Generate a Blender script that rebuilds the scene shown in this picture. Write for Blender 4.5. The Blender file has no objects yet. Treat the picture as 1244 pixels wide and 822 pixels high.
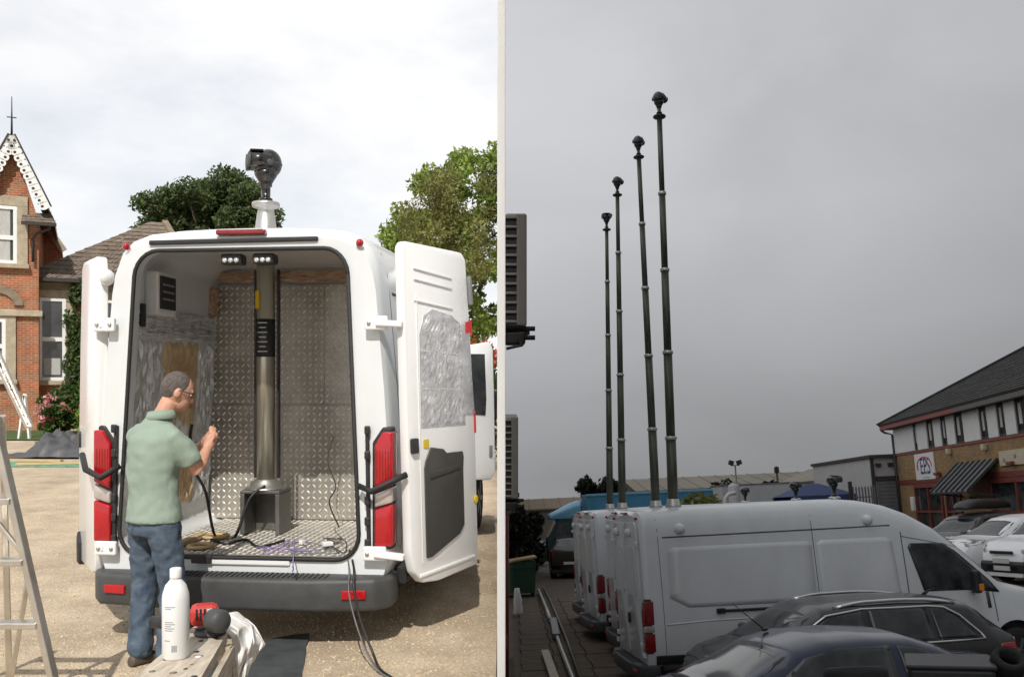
import bpy, bmesh, math, random
import numpy as np
from mathutils import Vector, Matrix
random.seed(7); np.random.seed(7)
R = math.radians
S = bpy.context.scene
C = S.collection
# ------------------------------------------------------------------ camera
F = 1100.0; CX = 609.0; HY = 460.0; CAMZ = 1.74
cam = bpy.data.cameras.new('camera'); co = bpy.data.objects.new('camera', cam); C.objects.link(co)
co.location = (0, 0, CAMZ); co.rotation_euler = (R(90), 0, 0)
cam.sensor_width = 36; cam.lens = F / 1244 * 36
cam.shift_x = 13 / 1244; cam.shift_y = 49 / 1244
cam.clip_start = .05; cam.clip_end = 9000
S.camera = co
S.view_settings.view_transform = 'Standard'; S.view_settings.look = 'None'
S.view_settings.exposure = 0.0; S.view_settings.gamma = 1
S.cycles.max_bounces = 6; S.cycles.use_denoising = True
# ------------------------------------------------------------------ sky and sun
SUN_EL = R(47)
w = bpy.data.worlds.new('World'); S.world = w; w.use_nodes = True
nt = w.node_tree; nt.nodes.clear()
def N(nt, t, **k):
    n = nt.nodes.new(t)
    for a, v in k.items():
        if a[0] == '_': setattr(n, a[1:], v)
    for a, v in k.items():
        if a[0] != '_':
            n.inputs[a.replace('__', ' ')].default_value = v
    return n
sky = N(nt, 'ShaderNodeTexSky', _sky_type='NISHITA', _sun_disc=False, _sun_elevation=SUN_EL, _sun_rotation=R(180))
b1 = N(nt, 'ShaderNodeBackground', Strength=.11); nt.links.new(sky.outputs[0], b1.inputs[0])
tc = N(nt, 'ShaderNodeTexCoord')
mp = N(nt, 'ShaderNodeMapping'); mp.inputs['Scale'].default_value = (1.0, 1.0, 2.2)
nt.links.new(tc.outputs['Generated'], mp.inputs[0])
n1 = N(nt, 'ShaderNodeTexNoise', Scale=3.2, Detail=7.0, Roughness=.55); nt.links.new(mp.outputs[0], n1.inputs[0])
cr = N(nt, 'ShaderNodeValToRGB'); nt.links.new(n1.outputs[0], cr.inputs[0])
cr.color_ramp.elements[0].position = .36; cr.color_ramp.elements[0].color = (.70, .70, .70, 1)
cr.color_ramp.elements[1].position = .56; cr.color_ramp.elements[1].color = (1, 1, 1, 1)
n2 = N(nt, 'ShaderNodeTexNoise', Scale=5.0, Detail=5.0); nt.links.new(mp.outputs[0], n2.inputs[0])
cr2 = N(nt, 'ShaderNodeValToRGB'); nt.links.new(n2.outputs[0], cr2.inputs[0])
cr2.color_ramp.elements[0].position = .35; cr2.color_ramp.elements[0].color = (.965, .972, .99, 1)
cr2.color_ramp.elements[1].position = .6; cr2.color_ramp.elements[1].color = (1.04, 1.04, 1.045, 1)
b2 = N(nt, 'ShaderNodeBackground', Strength=1.0); nt.links.new(cr2.outputs[0], b2.inputs[0])
mx = N(nt, 'ShaderNodeMixShader'); nt.links.new(cr.outputs[0], mx.inputs[0])
nt.links.new(b1.outputs[0], mx.inputs[1]); nt.links.new(b2.outputs[0], mx.inputs[2])
ow = N(nt, 'ShaderNodeOutputWorld'); nt.links.new(mx.outputs[0], ow.inputs[0])
sl = bpy.data.lights.new('sun', 'SUN'); sl.energy = 3.9; sl.angle = R(.5); sl.color = (1, .95, .86)
so = bpy.data.objects.new('sun', sl); C.objects.link(so)
so.rotation_euler = Vector((0, math.cos(SUN_EL), -math.sin(SUN_EL))).to_track_quat('-Z', 'Y').to_euler()
# ------------------------------------------------------------------ frames of the two yards
CAM = Vector((0, 0, CAMZ))
def Lp(px, py, d):
    return Vector(((px - CX) * d / F, d, CAMZ + (HY - py) * d / F))
nz = Vector((-.045, .1473, 1)).normalized()           # up of the sloping van yard on the right
ey = (Vector((0, 1, 0)) - nz * nz.y).normalized()
ex = ey.cross(nz)
HR = 2.76
MR = Matrix((ex, ey, nz)).transposed().to_4x4(); MR.translation = CAM - nz * HR
def Rp(px, py, Y):
    d = Vector(((px - CX) / F, 1, (HY - py) / F))
    t = Y / d.dot(ey)
    return Vector((d.dot(ex) * t, Y, HR + d.dot(nz) * t))
def Rg(px, py, Z=0.0):
    d = Vector(((px - CX) / F, 1, (HY - py) / F))
    t = (Z - HR) / d.dot(nz)
    return Vector((d.dot(ex) * t, d.dot(ey) * t, Z))
def ML(x, y, z=0, rz=0): return Matrix.Translation((x, y, z)) @ Matrix.Rotation(rz, 4, 'Z')
def MRt(x, y, z=0, rz=0): return MR @ ML(x, y, z, rz)
# ------------------------------------------------------------------ materials
MATS = {}
def mat(name, col, rough=.5, metal=0, var=0, scale=6, bump=0, bscale=60, col2=None, coat=0, spec=.5, stretch=None, detail=6, trans=0):
    m = bpy.data.materials.new(name); m.use_nodes = True; t = m.node_tree; p = t.nodes['Principled BSDF']
    p.inputs['Base Color'].default_value = (*col, 1); p.inputs['Roughness'].default_value = rough
    p.inputs['Metallic'].default_value = metal; p.inputs['Coat Weight'].default_value = coat
    p.inputs['Specular IOR Level'].default_value = spec
    if trans: p.inputs['Transmission Weight'].default_value = trans
    tc = N(t, 'ShaderNodeTexCoord'); src = tc.outputs['Object']
    if stretch:
        mpn = N(t, 'ShaderNodeMapping'); mpn.inputs['Scale'].default_value = stretch
        t.links.new(src, mpn.inputs[0]); src = mpn.outputs[0]
    if var or col2:
        n = N(t, 'ShaderNodeTexNoise', Scale=scale, Detail=float(detail), Roughness=.62); t.links.new(src, n.inputs[0])
        r = N(t, 'ShaderNodeValToRGB'); t.links.new(n.outputs[0], r.inputs[0])
        c2 = col2 or tuple(min(1, c * (1 + var)) for c in col)
        c1 = col if col2 else tuple(c * (1 - var) for c in col)
        r.color_ramp.elements[0].position = .32; r.color_ramp.elements[0].color = (*c1, 1)
        r.color_ramp.elements[1].position = .68; r.color_ramp.elements[1].color = (*c2, 1)
        t.links.new(r.outputs[0], p.inputs['Base Color'])
        m2 = N(t, 'ShaderNodeMapRange'); m2.inputs['To Min'].default_value = max(.03, rough - .12 * min(1, rough * 2)); m2.inputs['To Max'].default_value = min(1, rough + .1)
        t.links.new(n.outputs[0], m2.inputs[0]); t.links.new(m2.outputs[0], p.inputs['Roughness'])
    if bump:
        nb = N(t, 'ShaderNodeTexNoise', Scale=bscale, Detail=5.0); t.links.new(src, nb.inputs[0])
        bp = N(t, 'ShaderNodeBump', Strength=bump, Distance=.01); t.links.new(nb.outputs[0], bp.inputs['Height'])
        t.links.new(bp.outputs[0], p.inputs['Normal'])
    MATS[name] = m
    return m
def brickmat(name, c1, c2, mortar, bw=.225, bh=.075, axis='XZ'):
    m = bpy.data.materials.new(name); m.use_nodes = True; t = m.node_tree; p = t.nodes['Principled BSDF']
    tc = N(t, 'ShaderNodeTexCoord'); sx = N(t, 'ShaderNodeSeparateXYZ'); t.links.new(tc.outputs['Object'], sx.inputs[0])
    cx = N(t, 'ShaderNodeCombineXYZ')
    ad = N(t, 'ShaderNodeMath', _operation='ADD'); t.links.new(sx.outputs[0], ad.inputs[0]); t.links.new(sx.outputs[1], ad.inputs[1])
    t.links.new(ad.outputs[0], cx.inputs[0]); t.links.new(sx.outputs[2], cx.inputs[1])
    b = N(t, 'ShaderNodeTexBrick', Scale=1.0); t.links.new(cx.outputs[0], b.inputs[0])
    b.inputs['Brick Width'].default_value = bw; b.inputs['Row Height'].default_value = bh
    b.inputs['Mortar Size'].default_value = .011; b.inputs['Mortar Smooth'].default_value = .3
    b.inputs['Color1'].default_value = (*c1, 1); b.inputs['Color2'].default_value = (*c2, 1); b.inputs['Mortar'].default_value = (*mortar, 1)
    n = N(t, 'ShaderNodeTexNoise', Scale=1.7, Detail=8.0, Roughness=.7); t.links.new(tc.outputs['Object'], n.inputs[0])
    mr = N(t, 'ShaderNodeMapRange'); mr.inputs['From Min'].default_value = .3; mr.inputs['From Max'].default_value = .7
    mr.inputs['To Min'].default_value = .68; mr.inputs['To Max'].default_value = 1.2; t.links.new(n.outputs[0], mr.inputs[0])
    mm = N(t, 'ShaderNodeMix', _data_type='RGBA', _blend_type='MULTIPLY'); mm.inputs[0].default_value = 1
    t.links.new(b.outputs[0], mm.inputs[6]); t.links.new(mr.outputs[0], mm.inputs[7]); t.links.new(mm.outputs[2], p.inputs['Base Color'])
    p.inputs['Roughness'].default_value = .88
    bp = N(t, 'ShaderNodeBump', Strength=.6, Distance=.012, _invert=True); t.links.new(b.outputs[1], bp.inputs['Height']); t.links.new(bp.outputs[0], p.inputs['Normal'])
    MATS[name] = m; return m
def leafmat(name, c1, c2, scale=1.2):
    m = bpy.data.materials.new(name); m.use_nodes = True; t = m.node_tree; p = t.nodes['Principled BSDF']
    g = N(t, 'ShaderNodeNewGeometry')
    r = N(t, 'ShaderNodeValToRGB'); t.links.new(g.outputs['Random Per Island'], r.inputs[0])
    r.color_ramp.elements[0].color = (*c1, 1); r.color_ramp.elements[1].color = (*c2, 1)
    tc = N(t, 'ShaderNodeTexCoord'); n = N(t, 'ShaderNodeTexNoise', Scale=scale, Detail=3.0); t.links.new(tc.outputs['Object'], n.inputs[0])
    mr = N(t, 'ShaderNodeMapRange'); mr.inputs['From Min'].default_value = .35; mr.inputs['From Max'].default_value = .65
    mr.inputs['To Min'].default_value = .65; mr.inputs['To Max'].default_value = 1.3; t.links.new(n.outputs[0], mr.inputs[0])
    mm = N(t, 'ShaderNodeMix', _data_type='RGBA', _blend_type='MULTIPLY'); mm.inputs[0].default_value = 1
    t.links.new(r.outputs[0], mm.inputs[6]); t.links.new(mr.outputs[0], mm.inputs[7]); t.links.new(mm.outputs[2], p.inputs['Base Color'])
    p.inputs['Roughness'].default_value = .55; p.inputs['Specular IOR Level'].default_value = .3
    tr = N(t, 'ShaderNodeBsdfTranslucent'); t.links.new(mm.outputs[2], tr.inputs[0])
    ms = N(t, 'ShaderNodeMixShader'); ms.inputs[0].default_value = .3
    o = t.nodes['Material Output']
    t.links.new(p.outputs[0], ms.inputs[1]); t.links.new(tr.outputs[0], ms.inputs[2]); t.links.new(ms.outputs[0], o.inputs[0])
    MATS[name] = m; return m
def patches(m, scale, lo, hi, st=(1, 1, 1)):
    t = m.node_tree; p = t.nodes['Principled BSDF']; l = p.inputs['Base Color'].links[0].from_socket
    tc = N(t, 'ShaderNodeTexCoord'); mp = N(t, 'ShaderNodeMapping'); mp.inputs['Scale'].default_value = st; t.links.new(tc.outputs['Object'], mp.inputs[0])
    v = N(t, 'ShaderNodeTexNoise', Scale=scale, Detail=4.0, Roughness=.6); t.links.new(mp.outputs[0], v.inputs['Vector'])
    mr = N(t, 'ShaderNodeMapRange'); mr.inputs['From Min'].default_value = .35; mr.inputs['From Max'].default_value = .65; mr.inputs['To Min'].default_value = lo; mr.inputs['To Max'].default_value = hi; t.links.new(v.outputs[0], mr.inputs[0])
    mm = N(t, 'ShaderNodeMix', _data_type='RGBA', _blend_type='MULTIPLY'); mm.inputs[0].default_value = 1
    t.links.new(l, mm.inputs[6]); t.links.new(mr.outputs[0], mm.inputs[7]); t.links.new(mm.outputs[2], p.inputs['Base Color'])
mat('white_paint', (.80, .81, .82), .28, var=.02, scale=2, coat=.3)
mat('van_paint', (.70, .73, .75), .30, var=.035, scale=1.3, coat=.45)
patches(MATS['van_paint'], 2.2, .93, 1.02, (1, 1, .35))
mat('white_metal', (.78, .79, .80), .4, var=.04)
mat('render_white', (.87, .87, .87), .85, var=.03, scale=3, bump=.15, bscale=90)
mat('black_rubber', (.018, .018, .019), .65, var=.3, scale=20)
mat('black_plastic', (.022, .022, .024), .45, var=.25, scale=12, bump=.08, bscale=300)
mat('grey_plastic', (.055, .057, .06), .55, var=.2, scale=8, bump=.12, bscale=260)
mat('trim_panel', (.045, .042, .040), .6, var=.1, scale=6, bump=.2, bscale=350)
mat('alu', (.62, .60, .56), .34, .95, var=.12, scale=9)
mat('tread_plate', (.42, .395, .36), .40, .5, var=.22, scale=4, bump=.05, bscale=80)
mat('tread_bar', (.86, .82, .75), .34, .45, var=.15, scale=8)
mat('mast_tube', (.50, .475, .40), .34, .8, var=.12, scale=5, stretch=(6, 6, .6))
mat('mast_dark', (.08, .084, .06), .42, .4, var=.25, scale=5, stretch=(8, 8, .5))
mat('collar', (.52, .52, .50), .36, .85, var=.1)
mat('head_black', (.007, .007, .008), .25, coat=.5, var=.3, scale=8)
mat('red_lens', (.40, .004, .010), .10, var=.14, scale=9, coat=.6)
mat('red_lens_dark', (.22, .012, .014), .15, var=.2, scale=9, coat=.6)
mat('clear_lens', (.55, .50, .48), .12, .4, var=.2, scale=14, coat=.6)
mat('orange_lens', (.8, .25, .02), .2)
mat('red_trim', (.55, .03, .03), .4)
mat('glass', (.006, .007, .008), .04, spec=.8, col2=(.045, .05, .052), scale=3.2, detail=2)
mat('glass_house', (.05, .055, .06), .06, spec=.9, var=.5, scale=1.2)
mat('curtain', (.45, .45, .44), .9, var=.15, scale=9, stretch=(8, 8, .6))
mat('foil', (.74, .75, .77), .28, .6, var=.22, scale=11, bump=.5, bscale=38)
mat('foil_door', (.74, .75, .77), .24, .85, var=.2, scale=9, bump=.5, bscale=45)
mat('fibre', (.58, .36, .20), .95, col2=(.70, .57, .36), scale=7, bump=.6, bscale=60)
mat('pink_fibre', (.44, .25, .17), .95, col2=(.55, .43, .32), scale=12, bump=.6, bscale=60)
mat('bracket_grey', (.15, .148, .14), .45, .5, var=.2)
mat('grey_metal', (.30, .30, .31), .4, .5, var=.15)
mat('wood', (.48, .34, .18), .6, col2=(.60, .45, .26), scale=5, stretch=(1, 8, 8), bump=.15, bscale=30)
mat('wood_old', (.36, .30, .23), .75, col2=(.60, .54, .45), scale=5, stretch=(9, 1.5, 9), bump=.25, bscale=40)
mat('skin', (.56, .30, .21), .5, var=.12, scale=14, bump=.08, bscale=120)
mat('shirt', (.265, .34, .285), .9, var=.07, scale=5, bump=.25, bscale=240)
mat('jeans', (.034, .055, .092), .9, col2=(.10, .14, .19), scale=9, bump=.25, bscale=200)
mat('hair', (.06, .048, .042), .8, col2=(.15, .13, .12), scale=60, bump=.6, bscale=180)
mat('shoe', (.10, .075, .055), .6, var=.2)
mat('bottle', (.80, .81, .82), .3, var=.02, scale=5)
mat('label_ink', (.25, .27, .3), .6)
mat('tool_red', (.48, .035, .03), .4, var=.1, scale=14)
mat('cloth', (.70, .68, .66), .95, col2=(.80, .79, .78), scale=9, bump=.3, bscale=60)
mat('cable_black', (.015, .015, .016), .5)
mat('cable_purple', (.30, .22, .50), .5)
mat('cable_grey', (.14, .14, .15), .5)
mat('tarp', (.06, .06, .066), .42, var=.25, scale=5, bump=.35, bscale=14)
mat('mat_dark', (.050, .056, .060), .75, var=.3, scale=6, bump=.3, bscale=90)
mat('green_net', (.11, .30, .19), .8, var=.3, scale=16)
mat('stone', (.40, .345, .26), .9, var=.22, scale=4, bump=.3, bscale=30)
mat('stone_dark', (.22, .18, .13), .9, var=.25, scale=4, bump=.3, bscale=30)
mat('roof_tile', (.115, .088, .068), .92, col2=(.24, .195, .155), scale=5, bump=.4, bscale=35)
mat('roof_slate', (.030, .028, .026), .85, var=.3, scale=3, bump=.3, bscale=25)
mat('gutter', (.035, .03, .028), .5)
mat('bark', (.10, .075, .05), .95, var=.35, scale=6, bump=.7, bscale=18)
leafmat('leaf_yew', (.045, .072, .026), (.125, .165, .06), .6)
leafmat('leaf_bright', (.12, .19, .028), (.30, .38, .09), .7)
leafmat('leaf_brown', (.14, .15, .042), (.25, .25, .085), 1.2)
leafmat('leaf_green', (.03, .07, .016), (.11, .20, .045), 1)
leafmat('leaf_ivy', (.035, .06, .018), (.12, .17, .06), 1.5)
leafmat('leaf_dark', (.007, .011, .006), (.024, .034, .015), .6)
leafmat('petal_pink', (.55, .18, .20), (.80, .42, .42), 4)
leafmat('petal_red', (.38, .06, .04), (.55, .12, .07), 4)
brickmat('brick_red', (.42, .145, .065), (.33, .10, .045), (.40, .30, .21))
brickmat('brick_buff', (.34, .205, .085), (.25, .14, .055), (.26, .2, .13))
gm = mat('gravel', (.39, .305, .215), .95, col2=(.57, .47, .345), scale=2.2, detail=15, bump=.9, bscale=70)
def grain(m, scale, lo, hi):
    t = m.node_tree; p = t.nodes['Principled BSDF']; l = p.inputs['Base Color'].links[0].from_socket
    tc = N(t, 'ShaderNodeTexCoord'); v = N(t, 'ShaderNodeTexVoronoi', Scale=scale); t.links.new(tc.outputs['Object'], v.inputs['Vector'])
    sp_ = N(t, 'ShaderNodeSeparateColor'); t.links.new(v.outputs['Color'], sp_.inputs[0])
    mr = N(t, 'ShaderNodeMapRange'); mr.inputs['To Min'].default_value = lo; mr.inputs['To Max'].default_value = hi; t.links.new(sp_.outputs[0], mr.inputs[0])
    mm = N(t, 'ShaderNodeMix', _data_type='RGBA', _blend_type='MULTIPLY'); mm.inputs[0].default_value = 1
    t.links.new(l, mm.inputs[6]); t.links.new(mr.outputs[0], mm.inputs[7]); t.links.new(mm.outputs[2], p.inputs['Base Color'])
grain(gm, 85, .76, 1.16)
patches(gm, .8, .84, 1.10, (1.6, .35, 1))
mat('pebble', (.30, .22, .14), .9, col2=(.62, .52, .36), scale=11, detail=2)
mat('concrete_yard', (.045, .036, .027), .85, col2=(.10, .076, .054), scale=1.6, detail=12, bump=.3, bscale=40)
mat('slab', (.055, .038, .026), .85, col2=(.125, .09, .06), scale=2.5, detail=12, bump=.35, bscale=40)
mat('steel_pipe', (.42, .40, .37), .35, .8, var=.25, scale=8)
mat('ac_body', (.19, .18, .17), .55, var=.12, scale=3)
mat('ac_black', (.012, .012, .012), .6)
mat('paint_black', (.008, .008, .009), .22, coat=.6, var=.2, scale=2)
mat('paint_estate', (.014, .014, .015), .25, coat=.5, var=.2, scale=2)
mat('paint_navy', (.007, .014, .05), .2, coat=.6, var=.2, scale=2)
mat('paint_grey', (.06, .06, .065), .3, coat=.5)
mat('chrome', (.75, .75, .76), .15, .95)
mat('lamp_lens', (.62, .64, .66), .1, .3, coat=.8, var=.25, scale=25)
mat('tyre', (.014, .014, .014), .8, var=.2, scale=12, bump=.3, bscale=80)
mat('rim', (.22, .22, .23), .35, .8)
mat('skip_green', (.010, .055, .030), .55, var=.25, scale=4)
mat('skip_lid', (.42, .30, .15), .7, var=.2, scale=6)
mat('lorry_blue', (.055, .24, .40), .45, var=.10, scale=2)
mat('lorry_dark', (.015, .045, .06), .4, var=.2, scale=2)
mat('lorry_light', (.16, .40, .58), .4, var=.08, scale=2)
mat('tent_blue', (.025, .045, .13), .8, var=.2, scale=4)
mat('trailer_white', (.42, .43, .43), .6, var=.08, scale=2)
mat('shed_roof', (.22, .195, .155), .8, var=.15, scale=.5)
mat('shed_wall', (.20, .19, .17), .85, var=.15, scale=.7)
mat('shed_white', (.58, .58, .56), .7, var=.06, scale=1)
mat('clad_white', (.62, .62, .61), .55, var=.06, scale=2)
mat('clad_grey', (.40, .40, .40), .6, var=.08, scale=2)
mat('shutter', (.16, .17, .18), .55, .3, var=.15, scale=3)
mat('fascia_red', (.22, .055, .05), .6, var=.15)
mat('fascia_grey', (.10, .095, .09), .6, var=.15)
mat('door_red', (.16, .035, .025), .55, var=.2)
mat('canopy_sheet', (.13, .135, .14), .5, .4, var=.2, scale=5)
mat('canopy_rib', (.05, .052, .055), .5, .4)
mat('sign_white', (.66, .66, .67), .5)
mat('sign_cream', (.48, .42, .30), .6, var=.15, scale=6)
mat('sign_blue', (.02, .03, .12), .5)
mat('sign_red', (.5, .03, .05), .5)
mat('plate', (.6, .6, .58), .5)
mat('yellow_tag', (.65, .45, .02), .5)
mat('lawn', (.05, .09, .02), .95, var=.3, scale=3, bump=.5, bscale=30)
M = MATS
# ------------------------------------------------------------------ mesh builder
class MB:
    def __init__(s): s.v = []; s.f = []; s.m = []; s.sm = []
    def add(s, vs, fs, mi=0, sm=False):
        o = len(s.v); s.v += [tuple(x) for x in vs]
        for f in fs: s.f.append([i + o for i in f]); s.m.append(mi); s.sm.append(sm)
        return s
    def box(s, c, d, rot=None, bev=0, mi=0):
        x, y, z = [q / 2 for q in d]; c = Vector(c)
        if bev:
            bm = bmesh.new(); bmesh.ops.create_cube(bm, size=1)
            for v in bm.verts: v.co = (v.co.x * d[0], v.co.y * d[1], v.co.z * d[2])
            bmesh.ops.bevel(bm, geom=bm.edges[:], offset=min(bev, min(d) * .45), segments=2, profile=.5, affect='EDGES')
            bm.verts.index_update(); vs = [v.co.copy() for v in bm.verts]; fs = [[v.index for v in f.verts] for f in bm.faces]; bm.free()
        else:
            vs = [Vector((a, b, e)) for e in (-z, z) for b in (-y, y) for a in (-x, x)]
            fs = [(0, 2, 3, 1), (4, 5, 7, 6), (0, 1, 5, 4), (2, 6, 7, 3), (0, 4, 6, 2), (1, 3, 7, 5)]
        if rot is not None: vs = [rot @ v for v in vs]
        return s.add([v + c for v in vs], fs, mi)
    def bar(s, a, b, wd, th, up=(0, 0, 1), bev=0, mi=0):
        a = Vector(a); b = Vector(b); d = b - a; L = d.length; y = d / L
        x = y.cross(Vector(up)); x = x.normalized() if x.length > 1e-4 else Vector((1, 0, 0)); z = x.cross(y)
        return s.box((a + b) / 2, (wd, L, th), Matrix((x, y, z)).transposed(), bev, mi)
    def rings(s, rings, cap=True, closed=True, mi=0, sm=True):
        n = len(rings[0]); vs = [p for r in rings for p in r]; fs = []
        for i in range(len(rings) - 1):
            for j in range(n if closed else n - 1):
                k = (j + 1) % n; fs.append((i * n + j, i * n + k, (i + 1) * n + k, (i + 1) * n + j))
        s.add(vs, fs, mi, sm)
        if cap:
            s.add(rings[0], [tuple(range(n))[::-1]], mi); s.add(rings[-1], [tuple(range(n))], mi)
        return s
    def tube(s, path, r, n=8, mi=0, cap=True):
        P = [Vector(p) for p in path]; rs = r if isinstance(r, (list, tuple)) else [r] * len(P)
        up = Vector((0, 0, 1)); out = []; x = None
        for i, p in enumerate(P):
            t = (P[min(i + 1, len(P) - 1)] - P[max(i - 1, 0)]).normalized()
            if x is None:
                x = t.cross(up); x = x.normalized() if x.length > 1e-3 else Vector((1, 0, 0))
            else:
                x = (x - t * x.dot(t)).normalized()
            y = t.cross(x)
            out.append([p + (x * math.cos(a) + y * math.sin(a)) * rs[i] for a in [2 * math.pi * k / n for k in range(n)]])
        return s.rings(out, cap, mi=mi)
    def cyl(s, a, b, r0, r1=None, n=16, mi=0): return s.tube([a, b], [r0, r0 if r1 is None else r1], n, mi)
    def lathe(s, prof, c=(0, 0, 0), n=20, mi=0, ax=None):
        c = Vector(c); q = Vector((0, 0, 1)).rotation_difference(Vector(ax)) if ax is not None else None
        rg = []
        for r, z in prof:
            ring = [Vector((r * math.cos(2 * math.pi * k / n), r * math.sin(2 * math.pi * k / n), z)) for k in range(n)]
            rg.append([c + (q @ p if q else p) for p in ring])
        return s.rings(rg, True, mi=mi)
    def ball(s, c, r, n=12, mi=0, rot=None):
        c = Vector(c); r = Vector(r if isinstance(r, (tuple, list, Vector)) else (r, r, r)); rg = []
        for i in range(1, n // 2 + 3):
            th = math.pi * i / (n // 2 + 3)
            ring = [Vector((r.x * math.sin(th) * math.cos(2 * math.pi * k / n), r.y * math.sin(th) * math.sin(2 * math.pi * k / n), -r.z * math.cos(th))) for k in range(n)]
            rg.append([c + (rot @ p if rot else p) for p in ring])
        return s.rings(rg, True, mi=mi)
    def prism(s, poly, fn, d0, d1, mi=0):
        n = len(poly); a = [fn(p, d0) for p in poly]; b = [fn(p, d1) for p in poly]
        s.add(a + b, [tuple(range(n)), tuple(range(2 * n - 1, n - 1, -1))] + [(i, i + n, (i + 1) % n + n, (i + 1) % n) for i in range(n)], mi)
        return s
    def build(s, name, mats, parent=None, kind=None, label=None):
        me = bpy.data.meshes.new(name); me.from_pydata([tuple(v) for v in s.v], [], s.f)
        for m in (mats if isinstance(mats, (list, tuple)) else [mats]): me.materials.append(M[m] if isinstance(m, str) else m)
        me.polygons.foreach_set('material_index', s.m); me.polygons.foreach_set('use_smooth', s.sm)
        bm = bmesh.new(); bm.from_mesh(me); bmesh.ops.remove_doubles(bm, verts=bm.verts, dist=1e-5) if len(s.v) < 30000 else None
        if len(s.v) < 60000: bmesh.ops.recalc_face_normals(bm, faces=bm.faces)
        bm.to_mesh(me); bm.free()
        return link(name, me, parent, kind, label)
def link(name, me, parent=None, kind=None, label=None):
    o = bpy.data.objects.new(name, me); C.objects.link(o)
    if parent: o.parent = parent
    if kind: o['kind'] = kind
    if label: o['label'] = label
    return o
def thing(name, label, cat, Mx=None, group=None):
    o = bpy.data.objects.new(name, None); C.objects.link(o); o.empty_display_size = .2
    if Mx is not None: o.matrix_world = Mx
    return tag(o, label, cat, group)
def tag(o, label, cat, group=None):
    o['label'] = label; o['category'] = cat
    if group: o['group'] = group
    return o
def evalmesh(o):
    dg = bpy.context.evaluated_depsgraph_get(); return bpy.data.meshes.new_from_object(o.evaluated_get(dg))
def modded(o, *mods):
    """apply modifiers given as (type, {props})"""
    for t, k in mods:
        m = o.modifiers.new(t, t)
        for a, v in k.items(): setattr(m, a, v)
    bpy.context.view_layer.update(); me = evalmesh(o); old = o.data; o.modifiers.clear(); o.data = me; bpy.data.meshes.remove(old); return o
def cut(o, *cutters):
    for c in cutters:
        c.parent = o.parent
    bpy.context.view_layer.update()
    modded(o, *[('BOOLEAN', dict(operation='DIFFERENCE', solver='EXACT', object=c)) for c in cutters])
    for c in cutters: bpy.data.objects.remove(c)
    return o
def smooth(o, ang=35):
    me = o.data
    for p in me.polygons: p.use_smooth = True
    me.set_sharp_from_angle(angle=R(ang)); return o
def children(o): return [c for c in bpy.data.objects if c.parent == o]
KIDS = None
def copy_tree(o, parent=None):
    c = o.copy(); C.objects.link(c); c.parent = parent
    for ch in children(o): copy_tree(ch, c)
    return c
def text(body, size, name, m, parent, mw, ext=.003, align='CENTER'):
    cu = bpy.data.curves.new(name, 'FONT'); cu.body = body; cu.size = size; cu.extrude = ext; cu.align_x = align; cu.align_y = 'CENTER'
    t = bpy.data.objects.new(name, cu); C.objects.link(t); bpy.context.view_layer.update()
    me = evalmesh(t); bpy.data.objects.remove(t); me.materials.clear(); me.materials.append(M[m])
    o = link(name, me, parent); o.matrix_local = mw; return o
def interp(tab, y):
    if y <= tab[0][0]: return tab[0][1]
    for (a, p), (b, q) in zip(tab, tab[1:]):
        if y <= b: return p + (q - p) * (y - a) / (b - a)
    return tab[-1][1]
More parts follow.
